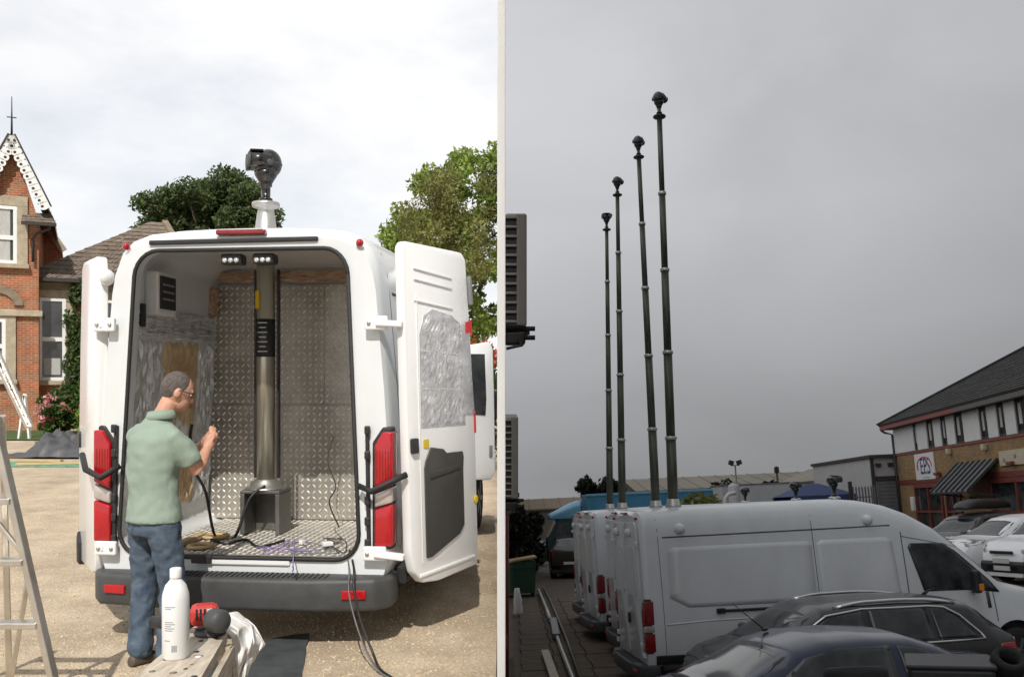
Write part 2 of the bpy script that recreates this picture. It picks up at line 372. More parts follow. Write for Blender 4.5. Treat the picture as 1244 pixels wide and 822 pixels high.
class Shell:
    """a lofted vehicle body: sec(y) gives the half outline (x, z) from the sill up to the roof's middle"""
    def __init__(s, ys, sec): s.ys = ys; s.sec = sec
    def mesh(s):
        mb = MB(); rg = []
        for y in s.ys:
            h = s.sec(y); ring = [(x, y, z) for x, z in h] + [(-x, y, z) for x, z in h[-2::-1]]
            rg.append(ring)
        return mb.rings(rg, True)
    def side(s, y, z):
        h = s.sec(y)
        for (x0, z0), (x1, z1) in zip(h, h[1:]):
            if z0 <= z <= z1 and z1 > z0: return x0 + (x1 - x0) * (z - z0) / (z1 - z0)
        return h[0][0]
    def top(s, x, y):
        h = s.sec(y)[::-1]; x = abs(x)
        for (x0, z0), (x1, z1) in zip(h, h[1:]):
            if x0 <= x <= x1 and x1 > x0: return z0 + (z1 - z0) * (x - x0) / (x1 - x0)
        return h[-1][1]
    def patch(s, mb, poly, side=1, off=.006, nr=8, ncol=8, mi=0, depth=.02):
        zs = [p[1] for p in poly]; z0, z1 = min(zs) + 1e-4, max(zs) - 1e-4; g = []; n = len(poly)
        levels = sorted(set([z0 + (z1 - z0) * i / nr for i in range(nr + 1)] + [z for z in zs if z0 < z < z1]))
        for z in levels:
            xs = []
            for i in range(n):
                (a, p), (b, q) = poly[i], poly[(i + 1) % n]
                if (p - z) * (q - z) <= 0 and p != q: xs.append(a + (b - a) * (z - p) / (q - p))
            ya, yb = min(xs), max(xs); g.append([(ya + (yb - ya) * j / ncol, z) for j in range(ncol + 1)])
        pts = [[(side * (s.side(y, z) + off), y, z) for y, z in row] for row in g]
        mb.rings(pts, False, False, mi, True)
        per = pts[0] + [r[-1] for r in pts[1:]] + pts[-1][-2::-1] + [r[0] for r in pts[-2:0:-1]]
        inn = [(p[0] - side * (off + depth), p[1], p[2]) for p in per]
        mb.rings([per, inn], False, True, mi, False)
        return mb
    def strip(s, mb, line, side=1, r=.008, off=.002, n=6, mi=0):
        pts = []
        for (a, b) in zip(line, line[1:]):
            for k in range(5): t = k / 5; pts.append((a[0] + (b[0] - a[0]) * t, a[1] + (b[1] - a[1]) * t))
        pts.append(line[-1])
        return mb.tube([(side * (s.side(y, z) + off), y, z) for y, z in pts], r, n, mi)
    def toppatch(s, mb, ya, yb, wa, wb, off=.006, n=8, mi=0):
        g = []
        for i in range(n + 1):
            t = i / n; y = ya + (yb - ya) * t; wd = wa + (wb - wa) * t
            g.append([(wd * (2 * j / n - 1), y, s.top(wd * (2 * j / n - 1), y) + off) for j in range(n + 1)])
        mb.rings(g, False, False, mi, True)
        per = g[0] + [r[-1] for r in g[1:]] + g[-1][-2::-1] + [r[0] for r in g[-2:0:-1]]
        return mb.rings([per, [(p[0], p[1], p[2] - .03) for p in per]], False, True, mi, False)
def wheel(parent, x, y, r, wd, name='wheel'):
    s = 1 if x > 0 else -1
    mb = MB(); mb.lathe([(r * .62, -wd / 2), (r * .93, -wd / 2), (r, -wd * .38), (r, wd * .38), (r * .93, wd / 2), (r * .62, wd / 2)], (x - s * wd / 2, y, r), 28, ax=(1, 0, 0))
    o = mb.build('wheel', 'tyre', parent)
    mb = MB(); mb.lathe([(r * .62, -.02), (r * .62, .0), (r * .52, -.03), (r * .15, -.01), (r * .12, .01), (0.005, .01)], (x - s * .01, y, r), 24, ax=(s, 0, 0))
    for k in range(5):
        a = 2 * math.pi * k / 5; mb.bar((x - s * .012, y + .12 * r * math.cos(a), r + .12 * r * math.sin(a)), (x - s * .012, y + .58 * r * math.cos(a), r + .58 * r * math.sin(a)), .05, .03, (1, 0, 0))
    mb.build('rim', 'rim', o); return o
# ------------------------------------------------------------------ setting
def ground(name, x0, x1, y0, y1, m, Mx, nx=1, ny=1, skirt=0, z=0):
    mb = MB(); mb.add([(x0, y0, z), (x1, y0, z), (x1, y1, z), (x0, y1, z)], [(0, 1, 2, 3)])
    if skirt:
        mb.add([(x0, y0, z), (x1, y0, z), (x1, y1, z), (x0, y1, z), (x0, y0, -skirt), (x1, y0, -skirt), (x1, y1, -skirt), (x0, y1, -skirt)],
               [(0, 4, 5, 1), (1, 5, 6, 2), (2, 6, 7, 3), (3, 7, 4, 0)])
    o = mb.build(name, m, None, 'structure'); o.matrix_world = Mx; return o
g = ground('gravel_drive', -160, -.03, -40, 320, 'gravel', Matrix(), skirt=60)
g['label'] = 'sunlit pale gravel drive under the open van'
yd = ground('yard_ground', -.3, 260, -30, 420, 'concrete_yard', MR)
yd['label'] = 'dark worn concrete ground of the van yard'
# dark cloud bank over the van yard (its lower side is the grey sky on the right)
def cloud():
    rt = Matrix.Rotation(-math.atan(.146), 3, 'X'); mb = MB(); Rr = 3000.0
    xs = [Rr * (i / 24) ** 2 for i in range(25)]; ys = [Rr * (j / 24) * abs(j / 24) for j in range(-24, 25)]
    rg = []
    for y in ys:
        row = []
        for x in xs:
            r = max(abs(y), x) / Rr; p = rt @ Vector((x, y, 60 - 130 * r ** 3)); row.append((p.x, p.y, p.z + CAMZ))
        rg.append(row)
    mb.rings(rg, False, False)
    m = bpy.data.materials.new('overcast'); m.use_nodes = True; t = m.node_tree; t.nodes.clear()
    ge = N(t, 'ShaderNodeNewGeometry'); sb = N(t, 'ShaderNodeVectorMath', _operation='NORMALIZE'); t.links.new(ge.outputs['Position'], sb.inputs[0])
    dt = N(t, 'ShaderNodeVectorMath', _operation='DOT_PRODUCT'); t.links.new(sb.outputs[0], dt.inputs[0]); dt.inputs[1].default_value = (-.04, .16, .986)
    r = N(t, 'ShaderNodeValToRGB'); t.links.new(dt.outputs['Value'], r.inputs[0]); e = r.color_ramp.elements
    def sc_(v): return (v * .985, v, v * 1.035, 1)
    e[0].position = 0.0; e[0].color = (.29, .285, .292, 1); e[1].position = .5; e[1].color = sc_(.60)
    for q, c in ((.05, .29), (.105, .345), (.2, .455), (.325, .585)):
        k = e.new(q); k.color = sc_(c)
    mp = N(t, 'ShaderNodeMapping'); mp.inputs['Scale'].default_value = (1, 1, 1.5); t.links.new(sb.outputs[0], mp.inputs[0])
    n = N(t, 'ShaderNodeTexNoise', Scale=3.3, Detail=5.0, Roughness=.5, Distortion=.5); t.links.new(mp.outputs[0], n.inputs[0])
    mr = N(t, 'ShaderNodeMapRange'); mr.inputs['From Min'].default_value = .3; mr.inputs['From Max'].default_value = .7; mr.inputs['To Min'].default_value = .91; mr.inputs['To Max'].default_value = 1.08
    t.links.new(n.outputs[0], mr.inputs[0])
    sy = N(t, 'ShaderNodeSeparateXYZ'); t.links.new(sb.outputs[0], sy.inputs[0])          # sky glow dimmed behind the camera, out of view, to darken the vans
    my = N(t, 'ShaderNodeMapRange'); my.inputs['From Min'].default_value = -1; my.inputs['From Max'].default_value = .9; my.inputs['To Min'].default_value = .34; my.inputs['To Max'].default_value = 1.0; t.links.new(sy.outputs[1], my.inputs[0])
    ml = N(t, 'ShaderNodeMath', _operation='MULTIPLY'); t.links.new(mr.outputs[0], ml.inputs[0]); t.links.new(my.outputs[0], ml.inputs[1])
    mz = N(t, 'ShaderNodeMath', _operation='MULTIPLY_ADD'); t.links.new(sy.outputs[0], mz.inputs[0]); mz.inputs[1].default_value = -.42; mz.inputs[2].default_value = 1.02
    m3 = N(t, 'ShaderNodeMath', _operation='MULTIPLY'); t.links.new(ml.outputs[0], m3.inputs[0]); t.links.new(mz.outputs[0], m3.inputs[1]); ml = m3
    em = N(t, 'ShaderNodeEmission'); t.links.new(r.outputs[0], em.inputs[0]); t.links.new(ml.outputs[0], em.inputs[1])
    o = N(t, 'ShaderNodeOutputMaterial'); t.links.new(em.outputs[0], o.inputs[0])
    ob = mb.build('sky', m, None, 'structure'); ob['label'] = 'dark grey bank of rain cloud over the van yard'
cloud()
# tall thin wall between the two yards; unseen rear length added to block light
t = tag(MB().box((0, 15.5, 0), (.0455, 21, 13.4), bev=.004).box((0, -14.3, 0), (.0455, 26, 13.4), bev=.004).build('wall_and_light_block', 'render_white'), 'tall thin white rendered dividing wall seen end on between the two yards, its unseen rear length added to block light', 'wall')
def pebbles():
    mb = MB(); n = 15000; vs = []; fs = []
    for i in range(n):
        d = 4.6 + 9.5 * random.random() ** 1.4; x = -random.random() * .60 * d - .04
        r = random.uniform(.004, .011); h = r * random.uniform(.6, 1.0); a = random.random() * 6.28; o = len(vs)
        for k in range(5):
            q = r * random.uniform(.7, 1.2); vs.append((x + q * math.cos(a + k * 1.257), d + q * math.sin(a + k * 1.257), .0))
        vs.append((x + r * .2, d, h)); fs += [(o + k, o + (k + 1) % 5, o + 5) for k in range(5)]
    mb.add(vs, fs); o = mb.build('gravel_stones', 'pebble', None, 'stuff'); o['label'] = 'loose gravel stones on the pale drive'; o['category'] = 'gravel'
pebbles()
# ------------------------------------------------------------------ vegetation
def crown(parent, clumps, leaf, m, per, seed, name='crown', flat=.0, clip=None, mi_split=None):
    rg = np.random.RandomState(seed); V = []; 
    for (c, r) in clumps:
        n = per; u = rg.normal(size=(n, 3)); u /= np.linalg.norm(u, axis=1)[:, None]
        rad = rg.uniform(.2, 1.0, n) ** .6
        P = np.array(c) + u * rad[:, None] * np.array(r)
        if clip is not None: P = P[clip(P)]
        n = len(P)
        a = rg.normal(size=(n, 3)); a /= np.linalg.norm(a, axis=1)[:, None]
        b = rg.normal(size=(n, 3)); b -= a * (a * b).sum(1)[:, None]; b /= np.linalg.norm(b, axis=1)[:, None]
        sz = leaf * rg.uniform(.4, 1.45, n)[:, None]
        V.append(np.stack([P - a * sz, P + b * sz * .45, P + a * sz, P - b * sz * .45], 1))
    V = np.concatenate(V).reshape(-1, 3); k = len(V) // 4
    me = bpy.data.meshes.new(name); me.vertices.add(len(V)); me.vertices.foreach_set('co', V.ravel())
    me.loops.add(4 * k); me.loops.foreach_set('vertex_index', np.arange(4 * k)); me.polygons.add(k)
    me.polygons.foreach_set('loop_start', np.arange(0, 4 * k, 4)); me.update(calc_edges=True); me.validate(); me.materials.append(M[m])
    return link(name, me, parent)
def tree(name, label, Mx, h, clumps, leaf, m, per, seed, trunk_r=.2, clip=None, group=None, bark='bark', cat='tree', cut_h=None):
    t = thing(name, label, cat, Mx, group); rr = random.Random(seed)
    mb = MB(); pts = [(rr.uniform(-.1, .1) * i * trunk_r * 2, rr.uniform(-.1, .1) * i * trunk_r * 2, h * .85 * i / 5) for i in range(6)]
    mb.tube(pts, [trunk_r * (1 - .16 * i) for i in range(6)], 8)
    for c, r in clumps[::max(1, len(clumps) // 14)]:
        z = max(.15 * h, min(c[2] - .25 * h, h * .7)); k = z / (h * .85) * 5; i = min(4, int(k)); b = Vector(pts[i]).lerp(Vector(pts[i + 1]), k - i)
        e = Vector(c); md = b.lerp(e, .5) + Vector((0, 0, -.04 * h)); mb.tube([b, md, e], [trunk_r * .35, trunk_r * .22, trunk_r * .06], 6)
    mb.build('trunk', bark, t); crown(t, clumps, leaf, m, per, seed, clip=clip); return t
def blobcl(n, c, r, cr, seed, shell=.55):
    rg = random.Random(seed); out = []
    while len(out) < n:
        p = [rg.uniform(-1, 1) for _ in range(3)]; q = math.sqrt(sum(a * a for a in p))
        if q > 1 or q < shell * rg.random(): continue
        k = cr * rg.uniform(.6, 1.25); out.append(((c[0] + p[0] * r[0], c[1] + p[1] * r[1], c[2] + p[2] * r[2]), (k, k, k * .8)))
    return out
def bush(name, label, Mx, r, m, n, per, leaf, seed, cat='shrub', clip=None, group=None):
    t = thing(name, label, cat, Mx, group); mb = MB(); rr = random.Random(seed)
    for i in range(7): mb.tube([(0, 0, 0), (rr.uniform(-.3, .3) * r[0], rr.uniform(-.3, .3) * r[1], r[2] * .6), (rr.uniform(-.8, .8) * r[0], rr.uniform(-.8, .8) * r[1], r[2] * 1.3)], [.03, .02, .006], 5)
    mb.build('stems', 'bark', t)
    crown(t, blobcl(n, (0, 0, r[2] * .98), r, min(r) * .42, seed), leaf, m, per, seed, 'foliage', clip=clip); return t
# ------------------------------------------------------------------ van
VT = [(0, 2.63), (.06, 2.69), (.16, 2.71), (1.5, 2.735), (2.6, 2.745), (3.3, 2.74), (3.6, 2.71), (3.95, 2.63), (4.3, 2.49), (4.65, 2.28), (5.0, 1.99), (5.35, 1.65), (5.62, 1.40), (5.8, 1.34), (6.1, 1.26), (6.35, 1.16), (6.55, 1.02), (6.68, .84), (6.74, .66)]
VW = [(0, .975), (.05, .992), (.14, 1.0), (4.6, 1.0), (5.2, .985), (5.65, .965), (6.1, .94), (6.4, .89), (6.6, .80), (6.74, .70)]
VS = [(.90, .40), (.975, .44), (1.0, .52), (1.02, .66), (1.022, 1.0), (1.01, 1.3), (.983, 1.7), (.95, 2.08), (.928, 2.34), (.905, 2.47), (.865, 2.57), (.79, 2.645), (.66, 2.69), (.45, 2.71), (.2, 2.718), (0, 2.72)]
def vanshell(s):
    def sec(y):
        q = y if y < 1 else (1 + (y - 1) * 1.6 / (1.6 - s) if y < 2.6 - s else y + s)
        T = interp(VT, q); wd = interp(VW, q); k = (T - .40) / 2.32
        out = []
        for x, z in VS:
            zz = .40 + (z - .40) * k
            out.append((x * wd, zz))
        return out
    ys = sorted(set([y for y, _ in VT if y < 1] + [y - s for y, _ in VT if y - s > 1] + [.03, .1, .3, .6, 1.0] + [1.3 + .35 * i for i in range(int((5.4 - s) / .35))] + [5.48 - s, 6.45 - s, 6.62 - s]))
    return Shell(ys, sec), max(ys)
IW = .90; YB = 1.5      # inner half width and depth of the open van's load space
def opx(x, z): return x * (1 - .055 * (z - .55)) if x > 0 else x * 1.075 * (1 - .072 * (z - .55))
def ngon(c, rx, ry, n, a0=0): return [(c[0] + rx * math.cos(a0 + 2 * math.pi * k / n), c[1] + ry * math.sin(a0 + 2 * math.pi * k / n)) for k in range(n)]
def roundrect(x0, x1, z0, z1, r, n=5):
    o = []
    for cx, cz, a in ((x1 - r, z1 - r, 0), (x0 + r, z1 - r, 90), (x0 + r, z0 + r, 180), (x1 - r, z0 + r, 270)):
        for k in range(n + 1): q = R(a + 90 * k / n); o.append((cx + r * math.cos(q), cz + r * math.sin(q)))
    return o
def tail_light(t, sg, lit='red_lens'):
    """tall lamp on the rear corner; sg = side"""
    def pr(poly, m, name, par, d0=-.035, d1=.125):
        mb = MB(); mb.prism([(sg * x, z) for x, z in poly], lambda p, d: (p[0], d, p[1]), d0, d1); o = mb.build(name, m, par)
        return modded(o, ('BEVEL', dict(width=.014, segments=3, limit_method='ANGLE')))
    x0, x1 = .902, 1.022
    b = pr([(x0 - .02, .62), (x1 - .002, .62), (x1 - .006, 1.40), (x0 + .05, 1.40), (x0 - .02, 1.30)], 'black_plastic', 'tail_light', t, -.010, .095)
    smooth(pr([(x0, .98), (x1, 1.03), (x1, 1.37), (x0 + .055, 1.37), (x0, 1.28)], lit, 'red_lens', b))
    smooth(pr([(x0, .885), (x1, .92), (x1, 1.02), (x0, .97)], 'clear_lens', 'clear_lens', b))
    smooth(pr([(x0, .64), (x1, .64), (x1, .91), (x0, .875)], lit, 'red_lens', b))
    for q in range(5): pr([(x0 + .015 + .019 * q, 1.05), (x0 + .021 + .019 * q, 1.05), (x0 + .021 + .019 * q, 1.25), (x0 + .015 + .019 * q, 1.25)], 'red_lens_dark', 'lens_rib', b, -.0375, -.03)
    return b
def van(label, Mx, s=0.0, opened=False, group=None):
    t = thing('white_van', label, 'van', Mx, group); sh, L = vanshell(s)
    body = sh.mesh().build('body', ['van_paint', 'black_plastic'], t)
    cs = []
    for sd in (-1, 1):
        for wy in (5.72 - s, (2.1 if s > .5 else 1.9)):
            cs.append(MB().cyl((sd * .80, wy, .37), (sd * 1.3, wy, .37), .43, n=32, mi=0).build('cutter', 'black_plastic'))
    if opened:
        op = roundrect(-.80, .80, .545, 2.545, .17, 6)
        cs.append(MB().prism(op, lambda p, d: (opx(*p), d, p[1]), -.2, .12).build('cutter', 'van_paint'))
        op = roundrect(-IW, IW, .545, 2.60, .14, 6); cs.append(MB().prism(op, lambda p, d: (p[0] * (1 - .075 * max(0, p[1] - 1.2)), d, p[1]), .09, YB + .04).build('cutter', 'van_paint'))
    cut(body, *cs); smooth(body, 32)
    # wheels, sills
    for sd in (-1, 1):
        for wy in (5.72 - s, (2.1 if s > .5 else 1.9)): wheel(t, sd * .99, wy, .345, .22)
        mb = MB(); mb.tube([(sd * 1.0, .2, .40), (sd * 1.0, 1.0, .38), (sd * 1.0, 4.9 - s, .38)], .07, 8); mb.build('sill', 'black_plastic', t)
        mb = MB(); sh.patch(mb, [(.12, .42), (4.95 - s, .42), (4.95 - s, .56), (2.6 - s, .57), (.12, .59)], sd, .010, 4, 20); mb.build('side_cladding', 'black_plastic', t) if not opened else None
        # side glass of the cab
        mb = MB(); sh.patch(mb, [(4.30 - s, 1.30), (5.55 - s, 1.22), (5.40 - s, 1.42), (4.90 - s, 1.88), (4.72 - s, 2.0), (4.18 - s, 2.02), (4.14 - s, 1.96)], sd, .008, 10, 10)
        mb.build('window', 'glass', t)
        for yy in (4.05, 5.42):
            mb = MB(); sh.patch(mb, [(yy - s, .5 if yy < 5 else .8), (yy + .015 - s, .5 if yy < 5 else .8), (yy + .015 - s, 2.2 if yy < 5 else 1.25), (yy - s, 2.2 if yy < 5 else 1.25)], sd, .002, 8, 1); mb.build('door_seam', 'grey_plastic', t)
        mb = MB(); sh.patch(mb, [(5.30 - s, 1.0), (5.36 - s, 1.0), (5.36 - s, 1.24), (5.30 - s, 1.24)], sd, .004, 2, 2); mb.build('side_vent', 'grey_plastic', t)
        mb = MB(); sh.strip(mb, [(4.06 - s, 2.13), (4.95 - s, 1.93)], sd, .006, .0)
        mb.build('door_seam', 'grey_plastic', t)
        mb = MB(); sh.patch(mb, [(4.13 - s, 1.08), (4.30 - s, 1.08), (4.30 - s, 1.13), (4.13 - s, 1.13)], sd, .025, 2, 2); mb.build('door_handle', 'black_plastic', t)
        mi = MB(); mi.box((sd * 1.19, 5.02 - s, 1.42), (.16, .12, .34), bev=.04); mi.bar((sd * .98, 5.10 - s, 1.26), (sd * 1.17, 5.04 - s, 1.30), .07, .06)
        mo = mi.build('wing_mirror', 'black_plastic', t)
        MB().box((sd * 1.272, 5.05 - s, 1.34), (.02, .075, .10), bev=.008).build('indicator', 'orange_lens', mo)
        if not opened or sd < 0:
            mb = MB()
            sh.patch(mb, [(.38, 1.40), (.66, 1.25), (2.56 - s, 1.25), (2.62 - s, 1.32), (2.63 - s, 2.06), (2.56 - s, 2.13), (.48, 2.13), (.40, 2.06)], sd, .0045, 12, 12)
            mb.build('side_panel', 'van_paint', t)
            if s < .5:
                mb = MB(); sh.patch(mb, [(2.69 - s, 1.32), (2.76 - s, 1.24), (3.84 - s, 1.22), (3.94 - s, 1.30), (3.90 - s, 2.06), (3.80 - s, 2.13), (2.78 - s, 2.13), (2.69 - s, 2.06)], sd, .0045, 12, 12)
                mb.build('side_panel', 'van_paint', t)
        mb = MB(); sh.strip(mb, [(.34, 2.28), (3.9 - s, 2.30)], sd, .012, -.004)
        mb.build('roof_seam', 'grey_plastic', t)
        mb = MB(); sh.strip(mb, [(.30, 1.02), (1.0, 1.05), (3.9 - s, 1.05)], sd, .016, -.007); mb.build('body_crease', 'van_paint', t)
        mb = MB(); sh.patch(mb, [(2.655 - s, .5), (2.665 - s, .5), (2.665 - s, 2.66), (2.655 - s, 2.66)], sd, .002, 14, 1); mb.build('panel_gap', 'grey_plastic', t); mb = MB(); sh.patch(mb, [(.27, .5), (.278, .5), (.278, 2.55), (.27, 2.55)], sd, .002, 14, 1)
        mb.build('panel_gap', 'grey_plastic', t)
        if s < .5:
            mb = MB(); sh.strip(mb, [(1.15, 1.18), (2.60, 1.18)], sd, .022, .012); rl = mb.build('door_rail', 'black_plastic', t)
            MB().box((sd * 1.03, 1.13, 1.18), (.05, .13, .075), bev=.012).build('rail_cap', 'black_plastic', rl)
        MB().lathe([(.07, -.02), (.08, .0), (.075, .05), (.05, .085), (.005, .095)], (sd * sh.side(.62, 2.40), .62, 2.40), 16, ax=(sd, 0, 0)).build('side_camera', 'white_metal', t)
        if not opened: MB().lathe([(.07, -.02), (.08, .0), (.075, .05), (.05, .085), (.005, .095)], (sd * sh.side(3.55 - s, 2.40), 3.55 - s, 2.40), 16, ax=(sd, 0, 0)).build('side_camera', 'white_metal', t)
        # headlamp
        mb = MB(); sh.patch(mb, [(6.22 - s, .98), (6.45 - s, .82), (6.55 - s, .88), (6.42 - s, 1.06), (6.12 - s, 1.14), (6.1 - s, 1.08)], sd, .006, 6, 5); mb.build('headlight', 'lamp_lens', t)
        tail_light(t, sd, 'red_lens' if opened else 'red_lens_dark')
    mb = MB(); sh.toppatch(mb, 4.42 - s, 5.52 - s, .74, .84, .008, 10); mb.build('windscreen', 'glass', t)
    mb = MB(); mb.box((0, L - .20, .52), (1.72, .42, .34), bev=.10); mb.build('front_bumper', 'black_plastic', t)
    # rear bumper with ribbed step
    bp = [(-1.02, .18), (-1.02, -.02), (-.93, -.13), (-.5, -.20), (.5, -.20), (.93, -.13), (1.02, -.02), (1.02, .18)]
    b = MB().prism(bp, lambda p, d: (p[0], p[1], d), .25, .455).build('rear_bumper', 'grey_plastic', t); modded(b, ('BEVEL', dict(width=.03, segments=3, limit_method='ANGLE'))); smooth(b)
    for i in range(36): 
        x = -.60 + 1.20 * i / 35
        if i == 0: rb = MB().box((x, -.10, .458), (.014, .13, .012)).build('step_rib', 'grey_plastic', b)
        else: c = rb.copy(); C.objects.link(c); c.location.x = 1.20 * i / 35
    for sd in (-1, 1): MB().box((sd * .80, -.158, .36), (.155, .02, .055), Matrix.Rotation(sd * R(9.3), 3, 'Z'), .006).build('reflector', 'red_lens', b)
    MB().box((0, -.012, 2.655), (.34, .05, .035), bev=.012).build('brake_light', 'red_lens_dark', t)
    for sd in (-1, 1): MB().ball((sd * .80, -.01, 2.575), .026, 10).build('marker_light', 'red_lens', t)
    if not opened:
        for sd in (-1, 1):
            d = MB().prism(roundrect(*sorted((sd * .008, sd * .825)), .50, 2.52, .09, 4), lambda p, d: (p[0] * (1 - .04 * max(0, p[1] - 1.2)), d, p[1]), -.035, .06).build('rear_door', 'van_paint', t)
            modded(d, ('BEVEL', dict(width=.012, segments=2, limit_method='ANGLE'))); smooth(d)
            MB().prism(roundrect(*sorted((sd * .12, sd * .70)), 1.42, 2.15, .08, 4), lambda p, d: (p[0], d, p[1]), -.048, .0).build('door_pressing', 'van_paint', d)
            for z in (.72, 2.2): MB().box((sd * .835, -.045, z), (.11, .035, .07), bev=.012).build('hinge', 'white_metal', d)
            MB().lathe([(.06, 0), (.07, .03), (.05, .07), (.005, .08)], (sd * .45, -.035, 2.36), 12, ax=(0, -1, 0)).build('rear_camera', 'white_metal', d)
        MB().box((.09, -.05, 1.05), (.10, .03, .16), bev=.012).build('door_handle', 'black_plastic', t)
        for sd in (-1, 1): MB().box((sd * .93, -.03, .585), (.07, .05, .07), bev=.012).build('bumper_hinge', 'white_metal', t)
    return t, sh, L
def mast_head(t, z, sc=1.0, yaw=0, wide=.055):
    """pan and tilt camera head on the mast; z = top of the mast"""
    r = Matrix.Rotation(yaw, 3, 'Z')
    def P(*p): return r @ (Vector(p) * sc) + Vector((0, 0, z))
    mb = MB(); mb.lathe([(a * sc, b * sc) for a, b in ((.05, 0), (.05, .015), (.034, .02), (.034, .10), (.046, .105), (.046, .125), (.060, .15), (.082, .185), (.088, .21), (.07, .22))], (0, 0, z), 18); h = mb.build('camera_head', 'head_black', t)
    mb = MB(); mb.ball(P(0, .02, .275), (.098 * sc, .100 * sc, .108 * sc), 22, rot=r); mb.build('dome', 'head_black', h)
    mb = MB(); mb.lathe([(.1005 * sc, -.006 * sc), (.1035 * sc, 0), (.1005 * sc, .006 * sc)], P(0, .02, .27), 24); mb.build('dome_ring', 'grey_plastic', h)
    mb = MB(); mb.box(P(0, -.075, .355), (.15 * sc, .10 * sc, .016 * sc), r @ Matrix.Rotation(R(3), 3, 'X'), .006 * sc); mb.build('visor', 'head_black', h)
    for s in (-1, 1):
        rr_ = (.058, .050)[s > 0] * sc
        mb = MB(); mb.cyl(P(s * wide, -.135, .285), P(s * wide, .03, .29), rr_, rr_ * 1.05, 18); k = mb.build('lens_barrel', 'head_black', h)
        mb = MB(); mb.lathe([(rr_ * .82, 0), (rr_ * 1.06, .002), (rr_ * 1.06, .02 * sc)], P(s * wide, -.140, .285), 18, ax=r @ Vector((0, 1, 0))); mb.build('bezel', 'grey_plastic', k)
        mb = MB(); mb.cyl(P(s * wide, -.138, .2848), P(s * wide, -.13, .285), rr_ * .78, n=16); mb.build('lens', 'glass', k)
    for s in (-1, 1): mb = MB(); mb.lathe([(.03 * sc, 0), (.03 * sc, .012 * sc), (.012 * sc, .016 * sc)], P(s * .097, .02, .27), 12, ax=r @ Vector((s, 0, 0))); mb.build('pivot_cap', 'grey_plastic', h)
    return h
# ================================================================== LEFT: the gravel drive
VYAW = R(6); VC = Lp(294, 0, 6.0); VX, VY = VC.x, VC.y
VM = ML(VX, VY, 0, -VYAW) @ Matrix.Diagonal((1, 1, 1.02, 1))
van1, vsh, VL = van('white high roof van with its rear doors swung wide open on the gravel drive', VM, 1.1, True)
def vl(p): return VM.inverted() @ Vector(p)
def vpx(px, py, dy):
    """the point of a pixel on the van's own plane y = dy"""
    a = VM.inverted() @ CAM; b = VM.inverted() @ (CAM + Vector(((px - CX) / F, 1, (HY - py) / F)))
    k = (dy - a.y) / (b.y - a.y); return a + (b - a) * k
def seal():
    op = roundrect(-.80, .80, .545, 2.545, .17, 6)
    pts = [(opx(*p), -.008, p[1]) for p in op]
    mb = MB(); mb.tube(pts + [pts[0]], .014, 8); mb.build('door_seal', 'black_rubber', van1)
    MB().bar((-.64, -.006, 2.597), (.52, -.006, 2.607), .03, .03, bev=.008).build('roof_channel', 'black_plastic', van1)
    for x in (-.09, .13):
        o = MB().box((x, .08, 2.49), (.15, .10, .07), bev=.015).build('load_lamp', 'black_plastic', van1)
        for k in (-1, 0, 1): MB().lathe([(.015, 0), (.018, .008), (.004, .010)], (x + k * .04, .03, 2.48), 10, ax=(0, -1, 0)).build('bulb', 'lamp_lens', o)
seal()
for sd in (-1, 1):       # rows of screws and the plastic strips on the rear pillars
    MB().bar((sd * (.862 + .022 * (sd < 0)), -.010, .62), (sd * (.85 + .018 * (sd < 0)), -.010, 1.40), .026, .03, up=(0, 1, 0), bev=.008).build('pillar_trim', 'black_plastic', van1)
    for z in (.66, .80, .93, 1.22, 1.38): MB().box((sd * (.856 + .02 * (sd < 0)), -.03, z), (.036, .03, .055), bev=.008).build('trim_clip', 'black_plastic', van1)
MB().box((.02, -.006, .525), (.62, .02, .05), bev=.01).build('sill_plate', 'white_metal', van1)
MB().box((-.27, -.022, .535), (.14, .02, .055), bev=.006).build('striker_plate', 'black_plastic', van1)
# ---- tread plate lining: every sheet is a part, its raised bars a part of it
def tread(name, u0, u1, v0, v1, fn, nrm, pitch=.050, hole=None):
    """sheet over (u, v); fn maps (u, v, height) to the van's space"""
    mb = MB(); vs = [fn(u0, v0, 0), fn(u1, v0, 0), fn(u1, v1, 0), fn(u0, v1, 0)]; b2 = [fn(u0, v0, -.006), fn(u1, v0, -.006), fn(u1, v1, -.006), fn(u0, v1, -.006)]
    mb.add(vs + b2, [(0, 1, 2, 3), (0, 4, 5, 1), (1, 5, 6, 2), (2, 6, 7, 3), (3, 7, 4, 0)]); o = mb.build(name, 'tread_plate', van1)
    V = []; Fc = []; i = 0
    nu = int((u1 - u0) / pitch); nv = int((v1 - v0) / pitch)
    for a in range(nu + 1):
        for b in range(nv + 1):
            u = u0 + (a + .5) * (u1 - u0) / (nu + 1); v = v0 + (b + .5) * (v1 - v0) / (nv + 1)
            an = R(45) if (a + b) % 2 else R(-45); c, s = math.cos(an), math.sin(an); l, w_ = pitch * .47, pitch * .17; k = len(V)
            for (p, q, h) in ((-l, 0, 0), (0, -w_, 0), (l, 0, 0), (0, w_, 0), (-l * .45, 0, .0048), (l * .45, 0, .0048)):
                V.append(fn(u + p * c - q * s, v + p * s + q * c, h + .0003))
            Fc += [(k, k + 1, k + 4), (k + 1, k + 5, k + 4), (k + 1, k + 2, k + 5), (k + 2, k + 3, k + 5), (k + 3, k + 4, k + 5), (k + 3, k, k + 4)]
    mb = MB(); mb.add(V, Fc); mb.build('tread_bars', 'tread_bar', o, 'stuff'); return o
